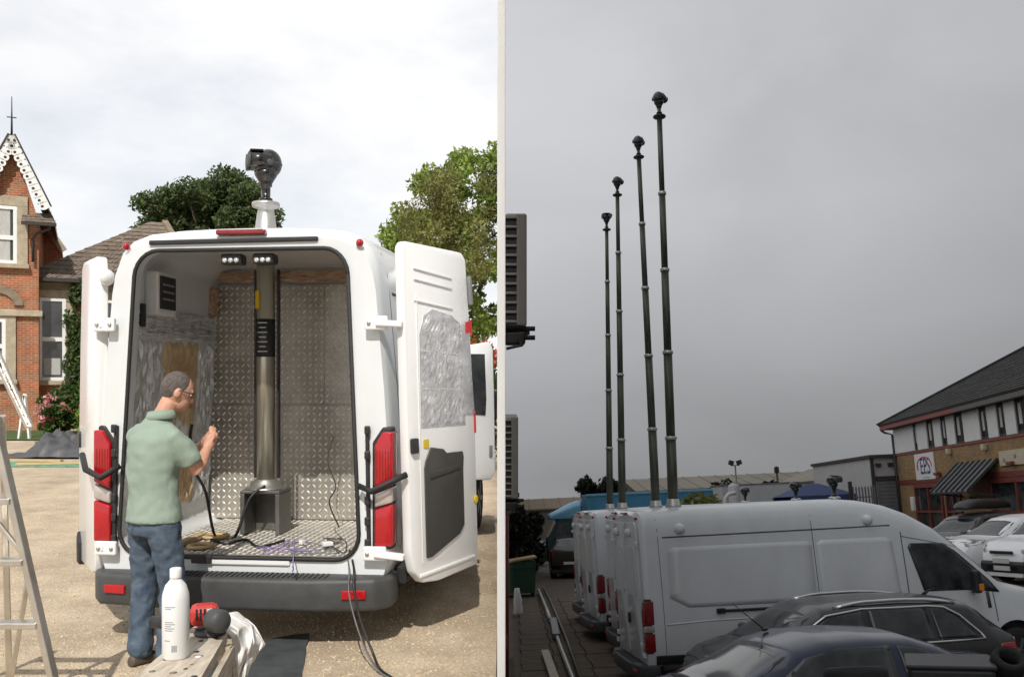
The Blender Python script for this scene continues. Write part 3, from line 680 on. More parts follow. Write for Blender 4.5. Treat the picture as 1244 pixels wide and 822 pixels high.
for (u0, u1, v0, v1) in ((-.88, -.262, .57, 1.495), (-.26, .885, .57, 1.495), (-.86, .10, 1.50, 2.47), (.102, .84, 1.50, 2.47)):
    tread('tread_panel', u0, u1, v0, v1, lambda u, v, h: (u, YB - h, v), None)
tread('tread_floor', -.755, .755, .02, YB - .01, lambda u, v, h: (u, v, .562 + h), None)
tread('tread_side', .13, YB - .01, .57, 2.36, lambda u, v, h: ((IW - .004) * (1 - .075 * max(0, v - 1.2)) - h, u, v), None)
def sheet(name, y0, y1, z0, z1, m, amp, seed, n=22, side=-1, x=.895, rough=0):
    rr = random.Random(seed); mb = MB(); rg = []
    for i in range(n + 1):
        row = []
        for j in range(n + 1):
            e = rr.uniform(-1, 1) * rough if i in (0, n) or j in (0, n) else 0
            y = y0 + (y1 - y0) * j / n + e; z = z0 + (z1 - z0) * i / n + e
            d = .004 + amp * rr.random() if 0 < i < n and 0 < j < n else .001
            row.append((side * (x * (1 - .075 * max(0, z - 1.2)) - d), y, z))
        rg.append(row)
    mb.rings(rg, False, False, sm=(amp < .006)); return mb.build(name, m, van1)
sheet('foil_insulation', .16, 1.46, 2.00, 2.20, 'foil', .03, 1, 26, rough=.01)
sheet('foil_insulation', .14, .58, .75, 1.99, 'foil', .03, 2, 22, rough=.01)
sheet('fibre_insulation', .59, 1.17, .75, 1.99, 'fibre', .03, 3, 22, rough=.015)
sheet('foil_insulation', 1.18, 1.48, .75, 1.99, 'foil', .03, 4, 22, rough=.01)
sheet('fibre_insulation', 1.34, 1.48, 2.21, 2.44, 'pink_fibre', .03, 5, 16, rough=.015)
mb = MB(); rr = random.Random(9); rg = []
for i in range(9):
    rg.append([(-.80 + 1.6 * j / 30, YB - .03 - .03 * rr.random(), 2.49 + .09 * i / 8 + (.022 * rr.random() - .012 if i < 8 else 0)) for j in range(31)])
mb.rings(rg, False, False, sm=False); mb.build('fibre_insulation', 'pink_fibre', van1)
# equipment frame high on the left side
p = vpx(203, 352, .75)
fr = MB(); fr.box((-.775, .42, 2.30), (.10, .28, .30), bev=.012); eq = fr.build('equipment_box', 'white_metal', van1)
MB().box((-.72, .42, 2.305), (.014, .23, .23), bev=.006).build('box_opening', 'black_plastic', eq)
for k in range(3): MB().box((-.709, .41, 2.26 + .05 * k), (.012, .16, .014), bev=.003).build('rack_bar', 'grey_metal', eq)
MB().box((-.82, .22, 2.14), (.06, .05, .16), bev=.01).build('relay', 'black_plastic', van1)
# ---- rear doors
def reardoor(hinge, end, zb, zt, name_label, inner, lean=0):
    """door in the van's space; u runs from the hinge to the free edge, h is thickness towards the inner face"""
    a = Vector((hinge[0], hinge[1], 0)); b = Vector((end[0], end[1], 0)); du = (b - a).normalized(); W = (b - a).length
    nn = Vector((du.y, -du.x, 0)) * inner
    return lambda u, v, h: a + du * (u + (2.63 - v) * lean) + nn * h + Vector((0, 0, v * .975)), W
hR = vl((-.655, 5.83, 0)); eR = vl((-.235, 6.50, 0))
fn, W = reardoor(hR, eR, .37, 2.63, '', 1, .045)
def pr(poly, h0, h1, name, m, par, bev=.01):
    o = MB().prism(poly, lambda p, d: fn(p[0], p[1], d), h0, h1).build(name, m, par)
    if bev: modded(o, ('BEVEL', dict(width=bev, segments=2, limit_method='ANGLE'))); smooth(o)
    return o
dr = pr([(.0, .60), (.035, .47), (.12, .39), (.30, .37), (W - .02, .40), (W, .46), (W - .0, 1.4), (W - .03, 2.0), (W - .07, 2.60), (W - .12, 2.645), (.03, 2.645), (.0, 2.60)], -.05, .025, 'rear_door', 'white_paint', van1, .018)
dr['label'] = 'right rear door with foil and black lower panel on its inner face'
foilp = [(.14, 1.42), (W - .13, 1.42), (W - .14, 1.95), (W - .17, 2.14), (W - .26, 2.19), (.30, 2.22), (.20, 2.17), (.15, 2.05)]
fo = pr(foilp, .0252, .027, 'foil_insulation', 'foil_door', dr, 0)
mb = MB(); rr = random.Random(4); n = 30; rg = []
for i in range(n + 1):
    row = []
    z = 1.43 + .76 * i / n; u1 = interp([(1.42, W - .135), (1.95, W - .145), (2.14, W - .18), (2.2, W - .30)], z); u0 = interp([(1.42, .145), (2.05, .155), (2.2, .25)], z)
    for j in range(n + 1): row.append(fn(u0 + (u1 - u0) * j / n, z, .0275 + (.012 * rr.random() if 0 < i < n and 0 < j < n else 0)))
    rg.append(row)
mb.rings(rg, False, False, sm=False); mb.build('foil_sheet', 'foil_door', dr)
for z in (1.68, 1.93): pr([(.16, z), (W - .18, z - .012), (W - .18, z), (.16, z + .012)], .0300, .0345, 'foil_tape', 'foil', dr, 0)
pr([(W - .155, 1.50), (W - .02, 1.50), (W - .07, 2.12), (W - .165, 2.14)], .0255, .034, 'foil_strip', 'foil_door', dr, .004)
pr([(.155, .55), (.21, .55), (W - .25, .66), (W - .19, .72), (W - .19, 1.12), (W - .18, 1.20), (W - .19, 1.24), (W - .38, 1.24), (W - .42, 1.27), (W - .56, 1.29), (.17, 1.20), (.155, 1.15)], .0255, .042, 'trim_panel', 'trim_panel', dr, .012)
pr([(.20, 1.08), (W - .24, 1.12), (W - .24, 1.16), (.20, 1.13)], .0425, .05, 'panel_ledge', 'trim_panel', dr, .004)
pr(roundrect(.015, .085, 1.26, 1.36, .012), .0255, .05, 'latch', 'black_plastic', dr, .006)
pr(roundrect(.16, .215, 1.29, 1.345, .006), .0255, .032, 'latch_tag', 'yellow_tag', dr, 0)
pr(ngon((W - .03, .88), .022, .03, 12), .0255, .04, 'lock_pin', 'yellow_tag', dr, .003)
pr([(W - .06, 2.28), (W - .035, 2.28), (W - .05, 2.48), (W - .075, 2.48)], .0255, .055, 'door_latch', 'grey_metal', dr, .005)
pr([(W - .11, 2.07), (W - .035, 2.09), (W - .04, 2.17), (W - .115, 2.15)], .0345, .039, 'red_badge', 'red_trim', dr, 0)
pr([(W - .022, 1.36), (W - .004, 1.36), (W - .006, 1.52), (W - .022, 1.52)], .0255, .032, 'red_strip', 'red_trim', dr, 0)
for z in (2.40, 2.47, 2.26): pr([(.10, z), (W - .26, z - .03), (W - .26, z - .015), (.10, z + .015)], .0252, .034, 'door_pressing', 'white_paint', dr, .006)
pr([(.08, .43), (W - .06, .46), (W - .06, .485), (.08, .455)], .0255, .036, 'door_pressing', 'white_paint', dr, .006)
pr([(.115, .52), (.125, .52), (.125, 2.3), (.115, 2.3)], .0252, .032, 'door_pressing', 'white_paint', dr, .003)
def hinge(z, x, bx):
    mb = MB(); mb.box((x, -.05, z), (.15, .035, .09), bev=.01); mb.bar((x, -.055, z), bx, .06, .04, bev=.008); o = mb.build('hinge', 'white_metal', van1)
    for q in (-.045, .045): MB().lathe([(.012, 0), (.012, .012), (.006, .014)], (x + q, -.067, z), 8, ax=(0, -1, 0)).build('bolt', 'alu', o)
hinge(2.06, .92, hR + Vector((.02, 0, 2.05))); hinge(.60, .91, hR + Vector((.03, 0, .58)))
# check strap of black webbing hose
q0 = vpx(436, 590, -.06); q1 = hR + Vector((.04, .03, 1.10))
MB().tube([q0, q0.lerp(q1, .3) + Vector((0, -.05, -.05)), q0.lerp(q1, .7) + Vector((0, -.05, -.02)), q1], .02, 8).build('check_strap', 'black_rubber', van1)
# left door, seen on its edge
hL = vl((-2.70, 6.10, 0)); eL = vl((-3.13, 6.78, 0))
fn, W = reardoor(hL, eL, .4, 2.6, '', -1)
dl = pr([(.0, .58), (.05, .44), (.2, .40), (W - .03, .40), (W, .48), (W, 1.3), (W - .07, 2.0), (W - .16, 2.56), (W - .24, 2.60), (.03, 2.58), (.0, 2.5)], -.05, .03, 'rear_door', 'white_paint', van1, .018)
dl['label'] = 'left rear door folded right back, seen on its edge'
pr([(W - .14, .38), (W - .02, .38), (W - .01, .56), (W - .06, .62), (W - .14, .55)], -.055, .05, 'door_foot', 'black_rubber', dl, .012)
pr(roundrect(W - .12, W - .03, 1.24, 1.36, .015), -.06, .045, 'latch', 'black_plastic', dl, .006)
hinge(2.06, -.93, hL + Vector((.0, 0, 2.04))); hinge(.60, -.92, hL + Vector((0, 0, .6)))
q0 = vpx(146, 565, -.05); qa = vpx(100, 552, .1)
MB().tube([qa, vpx(104, 570, -.05), vpx(122, 580, -.12), q0], .021, 8).build('check_strap', 'black_rubber', van1)
MB().ball(vpx(130, 337, .0) , (.045, .06, .055), 12).build('door_stop', 'white_paint', van1)
# cab door standing ajar beyond the rear door, seen from behind
ca = vl((-.44, 9.40, 0)); cb = vl((-.085, 9.62, 0)); cd = (cb - ca); CW = cd.length; cd.normalize(); cn_ = Vector((cd.y, -cd.x, 0))
cfn = lambda u, v, h: ca + cd * u + cn_ * h + Vector((0, 0, v))
cdo = MB().prism([(0, .68), (CW - .05, .66), (CW, .75), (CW - .01, 1.4), (CW - .03, 2.02), (CW - .07, 2.09), (0, 2.03)], lambda p, d: cfn(p[0], p[1], d), -.05, .05).build('cab_door', 'white_paint', van1)
modded(cdo, ('BEVEL', dict(width=.02, segments=2, limit_method='ANGLE'))); smooth(cdo)
MB().prism([(.0, 1.36), (CW - .13, 1.33), (CW - .12, 1.5), (CW - .14, 1.96), (.0, 1.96)], lambda p, d: cfn(p[0], p[1], d), .045, .058).build('window', 'glass', cdo)
MB().prism([(CW - .08, .9), (CW - .045, .9), (CW - .045, 1.02), (CW - .08, 1.02)], lambda p, d: cfn(p[0], p[1], d), .05, .062).build('lock', 'grey_metal', cdo)
# ---- mast inside the van
MD = .85; mp = vpx(323, 0, MD)
mast1 = thing('telescopic_mast', 'bronze telescopic mast standing inside the open van, black camera head above its roof', 'mast', VM @ Matrix.Translation((mp.x, MD, .568)))
mb = MB()
for sx in (-1, 1): mb.box((sx * .135, 0, .15), (.035, .26, .30), bev=.006)
mb.box((0, 0, .312), (.305, .27, .022), bev=.006); mb.box((0, .11, .15), (.23, .012, .29)); mb.build('base_bracket', 'bracket_grey', mast1)
MB().lathe([(.15, .323), (.15, .335), (.12, .338), (.115, .375), (.085, .385), (.085, .395)], n=28).build('base_flange', 'collar', mast1)
MB().cyl((0, 0, .39), (0, 0, 2.10), .069, n=28).build('tube', 'mast_tube', mast1)
sl_ = MB().cyl((0, 0, 1.30), (0, 0, 1.58), .0705, n=28).build('warning_label', 'black_plastic', mast1)
for k in range(7): MB().box((0, -.0712, 1.34 + .035 * k), (.075 - .02 * (k % 2), .002, .008)).build('label_line', 'grey_metal', sl_)
MB().box((-.04, -.062, 1.72), (.035, .016, .13), Matrix.Rotation(R(-25), 3, 'Z')).build('yellow_sticker', 'yellow_tag', mast1)
MB().bar((-.088, .03, .4), (-.088, .03, 1.95), .018, .05, bev=.006).build('shadow_strip', 'black_plastic', mast1)  # black strips either side of the tube paint in its dark shadow
MB().bar((.088, .03, .4), (.088, .03, 1.95), .018, .05, bev=.006).build('shadow_strip', 'black_plastic', mast1)
MB().lathe([(.15, 2.10), (.15, 2.17), (.085, 2.22), (.066, 2.36), (.058, 2.40), (.10, 2.41), (.105, 2.43), (.10, 2.445), (.04, 2.46)], n=24).build('roof_cone', 'collar', mast1)
mast_head(mast1, 2.46, 1.0, R(-62), .06)
# ---- loose things on the van floor
def cable(name, label, pts, r, m, cat='cable', group=None):
    P = [Vector(p) for p in pts]; out = []
    for i in range(len(P) - 1):
        a, b, c, d = P[max(i - 1, 0)], P[i], P[i + 1], P[min(i + 2, len(P) - 1)]
        for k in range(6):
            t = k / 6; out.append(.5 * (2 * b + (c - a) * t + (2 * a - 5 * b + 4 * c - d) * t * t + (3 * b - a - 3 * c + d) * t ** 3))
    out.append(P[-1]); o = MB().tube(out, r, 6).build(name, m); return tag(o, label, cat, group)
def vw(px, py, dy): return VM @ vpx(px, py, dy)
def vf(px, py, z=.572):
    a = VM.inverted() @ CAM; b = VM.inverted() @ (CAM + Vector(((px - CX) / F, 1, (HY - py) / F))); k = (z - a.z) / (b.z - a.z); return VM @ (a + (b - a) * k)
cable('cable', 'black cable from the hand of the man drooping to the mast base', [vw(233, 515, -.28), vw(231, 535, -.26), vw(236, 570, -.1), vw(250, 598, .25), vf(262, 652), vf(285, 652), vw(303, 606, .66), vw(322, 590, .74)], .011, 'cable_black')
cable('cable', 'second black cable lying from the mast base to the left over the floor', [vf(256, 655), vf(275, 660), vf(298, 655), vf(315, 664), vf(345, 656)], .010, 'cable_black')
rr = random.Random(5)
for k, (lab, m, px0, px1, py0, py1) in enumerate((('purple wire tangled on the van floor by the sill', 'cable_purple', 308, 385, 656, 672), ('thin grey wire looping on the van floor near the right pillar', 'cable_grey', 350, 415, 655, 672), ('black wire heaped in the right rear corner of the van floor', 'cable_black', 392, 420, 652, 672))):
    pts = [vf(rr.uniform(px0, px1), rr.uniform(py0, py1), .569 + .004 * rr.random()) for _ in range(11)]
    cable('wire', lab, pts, .0028, m, 'wire')
cable('wire', 'purple wire hanging down from the van sill over the bumper', [vf(358, 655), vf(356, 684), vw(356, 692, -.03), vw(350, 706, -.16), vw(335, 713, -.17), vw(322, 712, -.17)], .004, 'cable_purple', 'wire')
cable('wire', 'black wires hanging on the right inner side of the van', [vw(405, 530, 1.2), vw(398, 560, 1.1), vw(408, 590, 1.0), vw(400, 610, .9), vw(412, 640, .6)], .005, 'cable_black', 'wire')
cable('trailing_cable', 'long black cable trailing from the van corner across the gravel', [vf(425, 668), vw(430, 690, -.12), vw(430, 715, -.2), Lp(437, 750, 5.55), Lp(452, 790, 5.4), Lp(462, 812, 5.38), Vector(((480 - CX) * 5.15 / F, 5.2, .012)), Vector(((500 - CX) * 5.0 / F, 5.0, .012))], .008, 'cable_black')
cable('trailing_cable', 'thin grey cable hanging beside the long black one', [vf(420, 664), vw(424, 690, -.12), vw(424, 720, -.2), Lp(432, 755, 5.52), Lp(447, 795, 5.45), Vector(((466 - CX) * 5.3 / F, 5.3, .01)), Vector(((520 - CX) * 5.02 / F, 5.02, .01))], .005, 'cable_grey')
for k, (px, py, r0, lab) in enumerate(((262, 652, .10, 'pale wooden ring lying on the van floor, farther one'), (244, 664, .095, 'pale wooden ring lying on the van floor, nearer one'))):
    p = vf(px, py); mb = MB(); mb.lathe([(r0 * .62, 0), (r0, 0), (r0, .018), (r0 * .62, .018), (r0 * .62, 0)], p, 28); tag(mb.build('wooden_ring', 'wood'), lab, 'wooden ring')
tag(MB().bar(vf(214, 662, .59), vf(246, 649, .59), .05, .03, bev=.004).build('wooden_batten', 'wood'), 'yellow wooden batten lying on the left of the van floor', 'batten')
tag(MB().box(vf(398, 660, .59), (.07, .05, .03), Matrix.Rotation(.5, 3, 'Z'), .006).build('plug', 'white_metal'), 'white mains plug lying on the van floor near the sill', 'plug')
tag(MB().box(vf(367, 658, .59), (.04, .03, .03), Matrix.Rotation(1.1, 3, 'Z'), .006).build('plug', 'white_metal'), 'small white connector among the purple wire', 'plug')
# ---- dark mat under the bench
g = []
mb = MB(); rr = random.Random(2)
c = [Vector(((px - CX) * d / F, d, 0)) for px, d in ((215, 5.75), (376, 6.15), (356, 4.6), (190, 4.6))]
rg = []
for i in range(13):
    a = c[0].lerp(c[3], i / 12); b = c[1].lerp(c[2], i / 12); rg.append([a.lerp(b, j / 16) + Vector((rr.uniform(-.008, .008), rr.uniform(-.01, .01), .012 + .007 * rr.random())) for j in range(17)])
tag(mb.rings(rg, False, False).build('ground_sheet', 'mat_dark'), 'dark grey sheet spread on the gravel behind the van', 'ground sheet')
# ---- bench with bottle, tool and cloth
BZ = .80
def bp(px, py, z=BZ): 
    d = (CAMZ - z) * F / (py - HY); return Vector(((px - CX) * d / F, d, z))
bA = bp(236, 760); bB = bp(276, 768); bC = bp(222, 860); bD = bp(130, 850)
bench = thing('trestle_bench', 'paint spattered wooden trestle bench with holes, at the bottom of the drive', 'bench', Matrix.Translation((bA.x, bA.y, 0)))
off = Vector((bA.x, bA.y, 0))
pl = [bA - off, bB - off, bC - off, bD - off]
MB().prism([(p.x, p.y) for p in pl], lambda p, d: (p[0], p[1], d), BZ - .035, BZ).build('bench_top', 'wood_old', bench)
rr = random.Random(11)
for k in range(13):
    u, v = rr.uniform(.12, .9), (k + .5) / 13; p = (pl[0].lerp(pl[3], v)).lerp(pl[1].lerp(pl[2], v), u)
    r0 = rr.uniform(.007, .011); MB().lathe([(r0, 0), (r0, .0015), (.001, .0015)], p, 10).build('peg_hole', 'black_plastic', bench)
for k in range(10):
    u, v = rr.uniform(.1, .9), rr.random(); p = (pl[0].lerp(pl[3], v)).lerp(pl[1].lerp(pl[2], v), u)
    MB().lathe([(rr.uniform(.006, .02), 0), (.002, .001)], p + Vector((0, 0, .0004)), 7).build('paint_spot', rr.choice(['red_trim', 'white_paint', 'stone_dark']), bench)
for p, q in ((pl[0], pl[3]), (pl[1], pl[2])):
    for v in (.06, .9):
        a = p.lerp(q, v); MB().bar(a - Vector((0, 0, .036)), (a.x + (.1 if p == pl[1] else -.1), a.y, 0), .05, .05).build('leg', 'wood_old', bench)
MB().bar(pl[1].lerp(pl[2], .02) - Vector((-.02, 0, .09)), pl[1].lerp(pl[2], .98) - Vector((-.02, 0, .09)), .02, .10).build('side_rail', 'wood_old', bench)
d = 3.06; bx = (213.5 - CX) * d / F
bt = thing('bottle', 'tall white plastic bottle with a printed label standing on the trestle bench', 'bottle', Matrix.Translation((bx, d, BZ)))
MB().lathe([(.040, 0), (.0445, .006), (.0445, .20), (.043, .215), (.034, .245), (.020, .262), (.0165, .268), (.0165, .275)], n=28).build('body', 'bottle', bt)
MB().lathe([(.019, .268), (.0195, .272), (.0195, .298), (.017, .302)], n=24).build('cap', 'white_metal', bt)
def wrap(a0, a1, z0, z1, nm, m):
    n = 8; pts0 = [(.0449 * math.cos(a0 + (a1 - a0) * k / n), .0449 * math.sin(a0 + (a1 - a0) * k / n), z0) for k in range(n + 1)]
    MB().rings([pts0, [(x, y, z1) for x, y, _ in pts0]], False, False).build(nm, m, bt)
for k, (z, l) in enumerate(((.178, .9), (.172, .6), (.128, .75), (.121, .9), (.114, .6), (.107, .85), (.100, .7), (.066, .5))):
    wrap(-2.1, -2.1 + l * .9, z, z + .0028, 'print_line', 'label_ink')
for k in range(9): wrap(-1.55 + .045 * k, -1.55 + .045 * k + .018 + .01 * (k % 3), .03, .052, 'barcode_bar', 'label_ink')
# red and black grinder
gp = bp(248, 772); gd = thing('power_tool', 'red and black angle grinder lying on the trestle bench behind the bottle', 'power tool', Matrix.Translation(gp) @ Matrix.Rotation(R(15), 4, 'Z'))
MB().box((0.0, .02, .075), (.10, .085, .075), bev=.022).build('motor_housing', 'tool_red', gd)
MB().lathe([(.036, 0), (.042, .01), (.042, .06), (.033, .075), (.004, .076)], (.03, -.03, .065), 18, ax=(.5, -.86, .1)).build('end_cap', 'grey_plastic', gd)
for k in range(4): MB().box((-.025 + .014 * k, -.024, .085), (.006, .006, .04)).build('vent_slot', 'black_plastic', gd)
MB().tube([(-.03, .03, .06), (-.09, .06, .045), (-.15, .10, .035), (-.19, .13, .032)], [.030, .027, .026, .022], 12).build('handle', 'black_plastic', gd)
MB().lathe([(.055, 0), (.06, .01), (.05, .022), (.01, .026)], (.02, .02, .0), 20).build('sanding_disc', 'grey_plastic', gd)
MB().box((0.03, -.028, .095), (.035, .004, .02)).build('badge', 'sign_white', gd)
# white cloth hung over the bench end
def drape():
    n = 40; rr = random.Random(3)
    def path(pts, t):
        k = min(len(pts) - 2, int(t * (len(pts) - 1))); q = t * (len(pts) - 1) - k; q = q * q * (3 - 2 * q) * .4 + q * .6
        return [a + (b - a) * q for a, b in zip(pts[k], pts[k + 1])]
    Lf = [(258, 764, 3.33), (268, 760, 3.34), (279, 772, 3.36), (283, 798, 3.37), (280, 835, 3.36), (279, 870, 3.36)]
    Ce = [(256, 754, 3.42), (277, 747, 3.44), (300, 760, 3.45), (306, 783, 3.44), (297, 812, 3.42), (292, 850, 3.40)]
    Ri = [(262, 746, 3.55), (288, 742, 3.56), (310, 760, 3.56), (322, 783, 3.55), (312, 797, 3.54), (300, 806, 3.50)]
    rg = []
    for i in range(n + 1):
        t = i / n; l, c, r = path(Lf, t), path(Ce, t), path(Ri, t); row = []
        for j in range(n + 1):
            u = j / n; w0, w1, w2 = (1 - u) * (1 - 2 * u), 4 * u * (1 - u), u * (2 * u - 1)
            px, py, d = [w0 * a + w1 * b + w2 * e for a, b, e in zip(l, c, r)]
            f = min(1, t * 2.2)
            d += f * (.013 * math.sin(u * 15 + t * 3.4) + .007 * math.sin(u * 31 - t * 6) + .008 * math.sin(t * 23 + u * 7))
            py += f * (2.0 * math.sin(u * 19 + 1) + 1.6 * math.sin(u * 37 + t * 9)) * (t > .5); px += f * 1.4 * math.sin(t * 17 + u * 11)
            row.append(Lp(px, py, d))
        rg.append(row)
    mb = MB(); mb.rings(rg, False, False); o = mb.build('cloth', 'cloth')
    modded(o, ('SOLIDIFY', dict(thickness=.004)), ('SUBSURF', dict(levels=1)))
    for p in o.data.polygons: p.use_smooth = True
    tag(o, 'crumpled white cloth hanging over the end of the trestle bench', 'cloth')
drape()
# ---- aluminium stepladder at the left edge
sd_ = 4.3
def sp(px, py, d=sd_): return Lp(px, py, d)
base = Vector((sp(0, 0).x, sd_, 0)); lad = thing('stepladder', 'aluminium stepladder standing at the left edge in the foreground', 'ladder', Matrix.Translation(base))
a = sp(-9, 500) - base; b = sp(66, 830) - base; b.z = max(b.z, 0.0)
MB().bar(a, b, .03, .055, up=(0, 1, 0), bev=.004).build('rail', 'alu', lad)
a2 = sp(-120, 500) - base; b2 = sp(-190, 830) - base
MB().bar(a2, b2, .03, .055, up=(0, 1, 0), bev=.004).build('rail', 'alu', lad)
for (px0, py0, px1, py1) in ((-127, 545, 2, 545), (-142, 608, 16, 608), (-158, 682, 31, 682), (-174, 758, 48, 758)):
    MB().bar(sp(px0, py0) - base, sp(px1, py1) - base, .075, .03, bev=.004).build('step', 'alu', lad)
dz = Vector((0, .55, 0))
MB().bar(sp(-5, 505) - base + dz * .1, Vector(((12 - CX) * 4.85 / F, 4.85, .01)) - base, .03, .03, bev=.004).build('strut', 'alu', lad)
MB().bar(sp(36, 690) - base, sp(14, 822, 4.7) - base, .022, .022, bev=.004).build('strut', 'alu', lad)
MB().bar(sp(-30, 600) - base, sp(34, 680) - base, .02, .02, bev=.004).build('strut', 'alu', lad)
# ================================================================== house
HD = 30.0
def hp(px, py, d=HD): return Lp(px, py, d)
house = thing('brick_house', 'red brick house with steep gable and white bargeboards behind the drive', 'house', Matrix.Translation((hp(15, 0).x, HD, 0)) @ Matrix.Rotation(R(25), 4, 'Z'))
ho = Vector((hp(15, 0).x, HD, 0))
HM = Matrix.Translation(ho) @ Matrix.Rotation(R(25), 4, 'Z'); HMI = HM.inverted()
def hl(px, py, d=HD):
    a = HMI @ CAM; b = HMI @ (CAM + Vector(((px - CX) / F, 1, (HY - py) / F))); k = (d - HD - a.y) / (b.y - a.y); return a + (b - a) * k
xr = hl(47, 0).x; xl = -xr; zt = hl(47, 268).z; za = hl(15, 172).z
MB().prism([(xl, 0), (xr, 0), (xr, zt), (0, za), (xl, zt)], lambda p, d: (p[0], d, p[1]), 0, 6).build('wall', 'brick_red', house)
# main range behind, its brick end slope
xe = hl(76, 0, 34.6).x
MB().prism([(xl - 6, 0), (xe, 0), (xe, hl(76, 306, 34.6).z), (hl(50, 0, 34.6).x, hl(50, 266, 34.6).z), (xl - 6, hl(50, 266, 34.6).z)], lambda p, d: (p[0], d, p[1]), 4.6, 10).build('wall', 'brick_red', house)
MB().bar((hl(48, 0, 34.6).x, 4.56, hl(50, 264, 34.6).z + .03), (xe + .05, 4.56, hl(76, 306, 34.6).z + .03), .25, .07, up=(0, 1, 0)).build('coping', 'stone', house)
def roofslope(par, A, B, Cc, Dd, nrow, name='roof', th=.035, m='roof_tile', ntile=34):
    """stepped courses between eave A-B and ridge D-C; each course its own raised strip cut into tiles, joined: far too many to pick apart"""
    A, B, Cc, Dd = [Vector(p) for p in (A, B, Cc, Dd)]; nn = (B - A).cross(Dd - A).normalized()
    if nn.z < 0: nn = -nn
    mb = MB(); rr = random.Random(1)
    mb.add([A, B, Cc, Dd], [(0, 1, 2, 3)])
    for i in range(nrow):
        a0, b0 = A.lerp(Dd, i / nrow), B.lerp(Cc, i / nrow); a1, b1 = A.lerp(Dd, min(1, (i + 1.25) / nrow)), B.lerp(Cc, min(1, (i + 1.25) / nrow))
        k = max(1, int(ntile * (b0 - a0).length / max((B - A).length, .01)))
        for j in range(k):
            h = th * rr.uniform(.7, 1.35); u0, u1 = j / k + .004, (j + 1) / k - .004
            p = [a0.lerp(b0, u0), a0.lerp(b0, u1), a1.lerp(b1, u1), a1.lerp(b1, u0)]
            q = [p[0] + nn * h, p[1] + nn * h, p[2] + nn * .004, p[3] + nn * .004]
            mb.add(p[:2] + q, [(0, 1, 3, 2), (2, 3, 4, 5)])
    o = mb.build(name, m, par, 'stuff'); return o
rh = .28
# gable roof
ea = hl(66, 270); 
rx_, rz_ = ea.x, ea.z
roofslope(house, (rx_, -.35, rz_), (rx_, 6, rz_), (0, 6, za + .22), (0, -.35, za + .22), 22)
roofslope(house, (-rx_, 6, rz_), (-rx_, -.35, rz_), (0, -.35, za + .22), (0, 6, za + .22), 22)
def barge(sg):
    a = Vector((0, -.37, za + .12)); b = Vector((sg * rx_ * .86, -.37, rz_ + .42)); d = (b - a); L = d.length; d /= L; n = Vector((-d.z, 0, d.x)) * (1 if sg > 0 else -1); n = n if n.z < 0 else -n
    bo = MB().bar(a - n * .10, b - n * .10, .05, .10, up=(0, 1, 0)); bo = bo.build('bargeboard', 'gutter', house)
    k = 12
    for i in range(k):
        c = a + d * (L * (i + .55) / k) + n * .12
        mb = MB(); mb.prism(ngon((0, -.02), .135, .17, 12), lambda p, q: c + d * p[0] + n * p[1] + Vector((0, q, 0)), -.02, .02); sc = mb.build('scallop', 'white_paint', bo)
        mb = MB(); mb.prism(ngon((0, .03), .045, .05, 10), lambda p, q: c + d * p[0] + n * p[1] + Vector((0, q, 0)), -.024, .024); mb.build('scallop_hole', 'gutter', bo)
barge(1); barge(-1)
MB().tube([(0, -.3, za + .2), (0, -.3, za + 1.4)], [.035, .012], 8).build('finial', 'gutter', house)
MB().bar((-.14, -.3, za + .72), (.14, -.3, za + .72), .03, .03).build('finial_arm', 'gutter', house)
# kneeler eave return, gutter and downpipe
a = hl(26, 258, 29.6); b = hl(68, 272, 29.6)
roofslope(house, (a.x, -.55, b.z - .02), (b.x, -.55, b.z - .02), (b.x - .15, .2, b.z + .42), (a.x, .2, b.z + .42), 4, 'eave_return', ntile=8)
MB().bar((a.x, -.57, b.z - .06), (b.x + .02, -.57, b.z - .06), .10, .10).build('gutter', 'gutter', house)
MB().tube([hl(62, 272, 29.5), hl(60, 278, 29.6), hl(44, 284, 29.8), hl(40, 290, 29.85), hl(40, 318, 29.85)], .045, 8).build('downpipe', 'gutter', house)
def housewin(cx, cz, wd, ht, y, sill=True, rows=2, sur=.2, mid=.45, cur=None):
    s_ = MB()
    for x in (-1, 1): s_.box((cx + x * (wd / 2 + sur / 2), y - .02, cz), (sur, .10, ht + .02), bev=.01)
    s_.box((cx, y - .022, cz + ht / 2 + sur / 2 + .012), (wd + 2 * sur, .11, sur), bev=.01); sur_o = s_.build('stone_surround', 'stone', house)
    mb = MB(); f = .11
    for x in (-1, 1): mb.box((cx + x * (wd / 2 - f / 2), y - .03, cz), (f, .07, ht))
    for z in (-1, 1): mb.box((cx, y - .031, cz + z * (ht / 2 - f / 2)), (wd - 2 * f, .07, f))
    if rows == 2: mb.box((cx, y - .034, cz - ht / 2 + ht * (1 - mid)), (wd - 2 * f, .07, f * 1.3))
    w_ = mb.build('window', 'white_paint', house)
    MB().box((cx, y - .008, cz), (wd - f, .012, ht - f)).build('pane', 'glass_house', w_)
    if cur: MB().box((cx + cur[0] * wd, y - .0165, cz + cur[2] * ht), (wd * cur[1], .004, ht * cur[3])).build('curtain', 'curtain', w_)
    if sill: MB().box((cx, y - .08, cz - ht / 2 - .08), (wd + 2 * sur + .1, .24, .15), bev=.02).build('sill', 'stone', house)
cz = (hl(4, 250).z + hl(4, 320).z) / 2
housewin(hl(4, 0).x, cz, 0.80, hl(4, 250).z - hl(4, 320).z, 0, rows=2, sur=.32, mid=.55, cur=(0, .5, 0, .9))
cz2 = (hl(0, 388).z + hl(0, 460).z) / 2
housewin(hl(-6, 0).x, cz2, 0.62, 2.0, 0, rows=2, sur=.3)
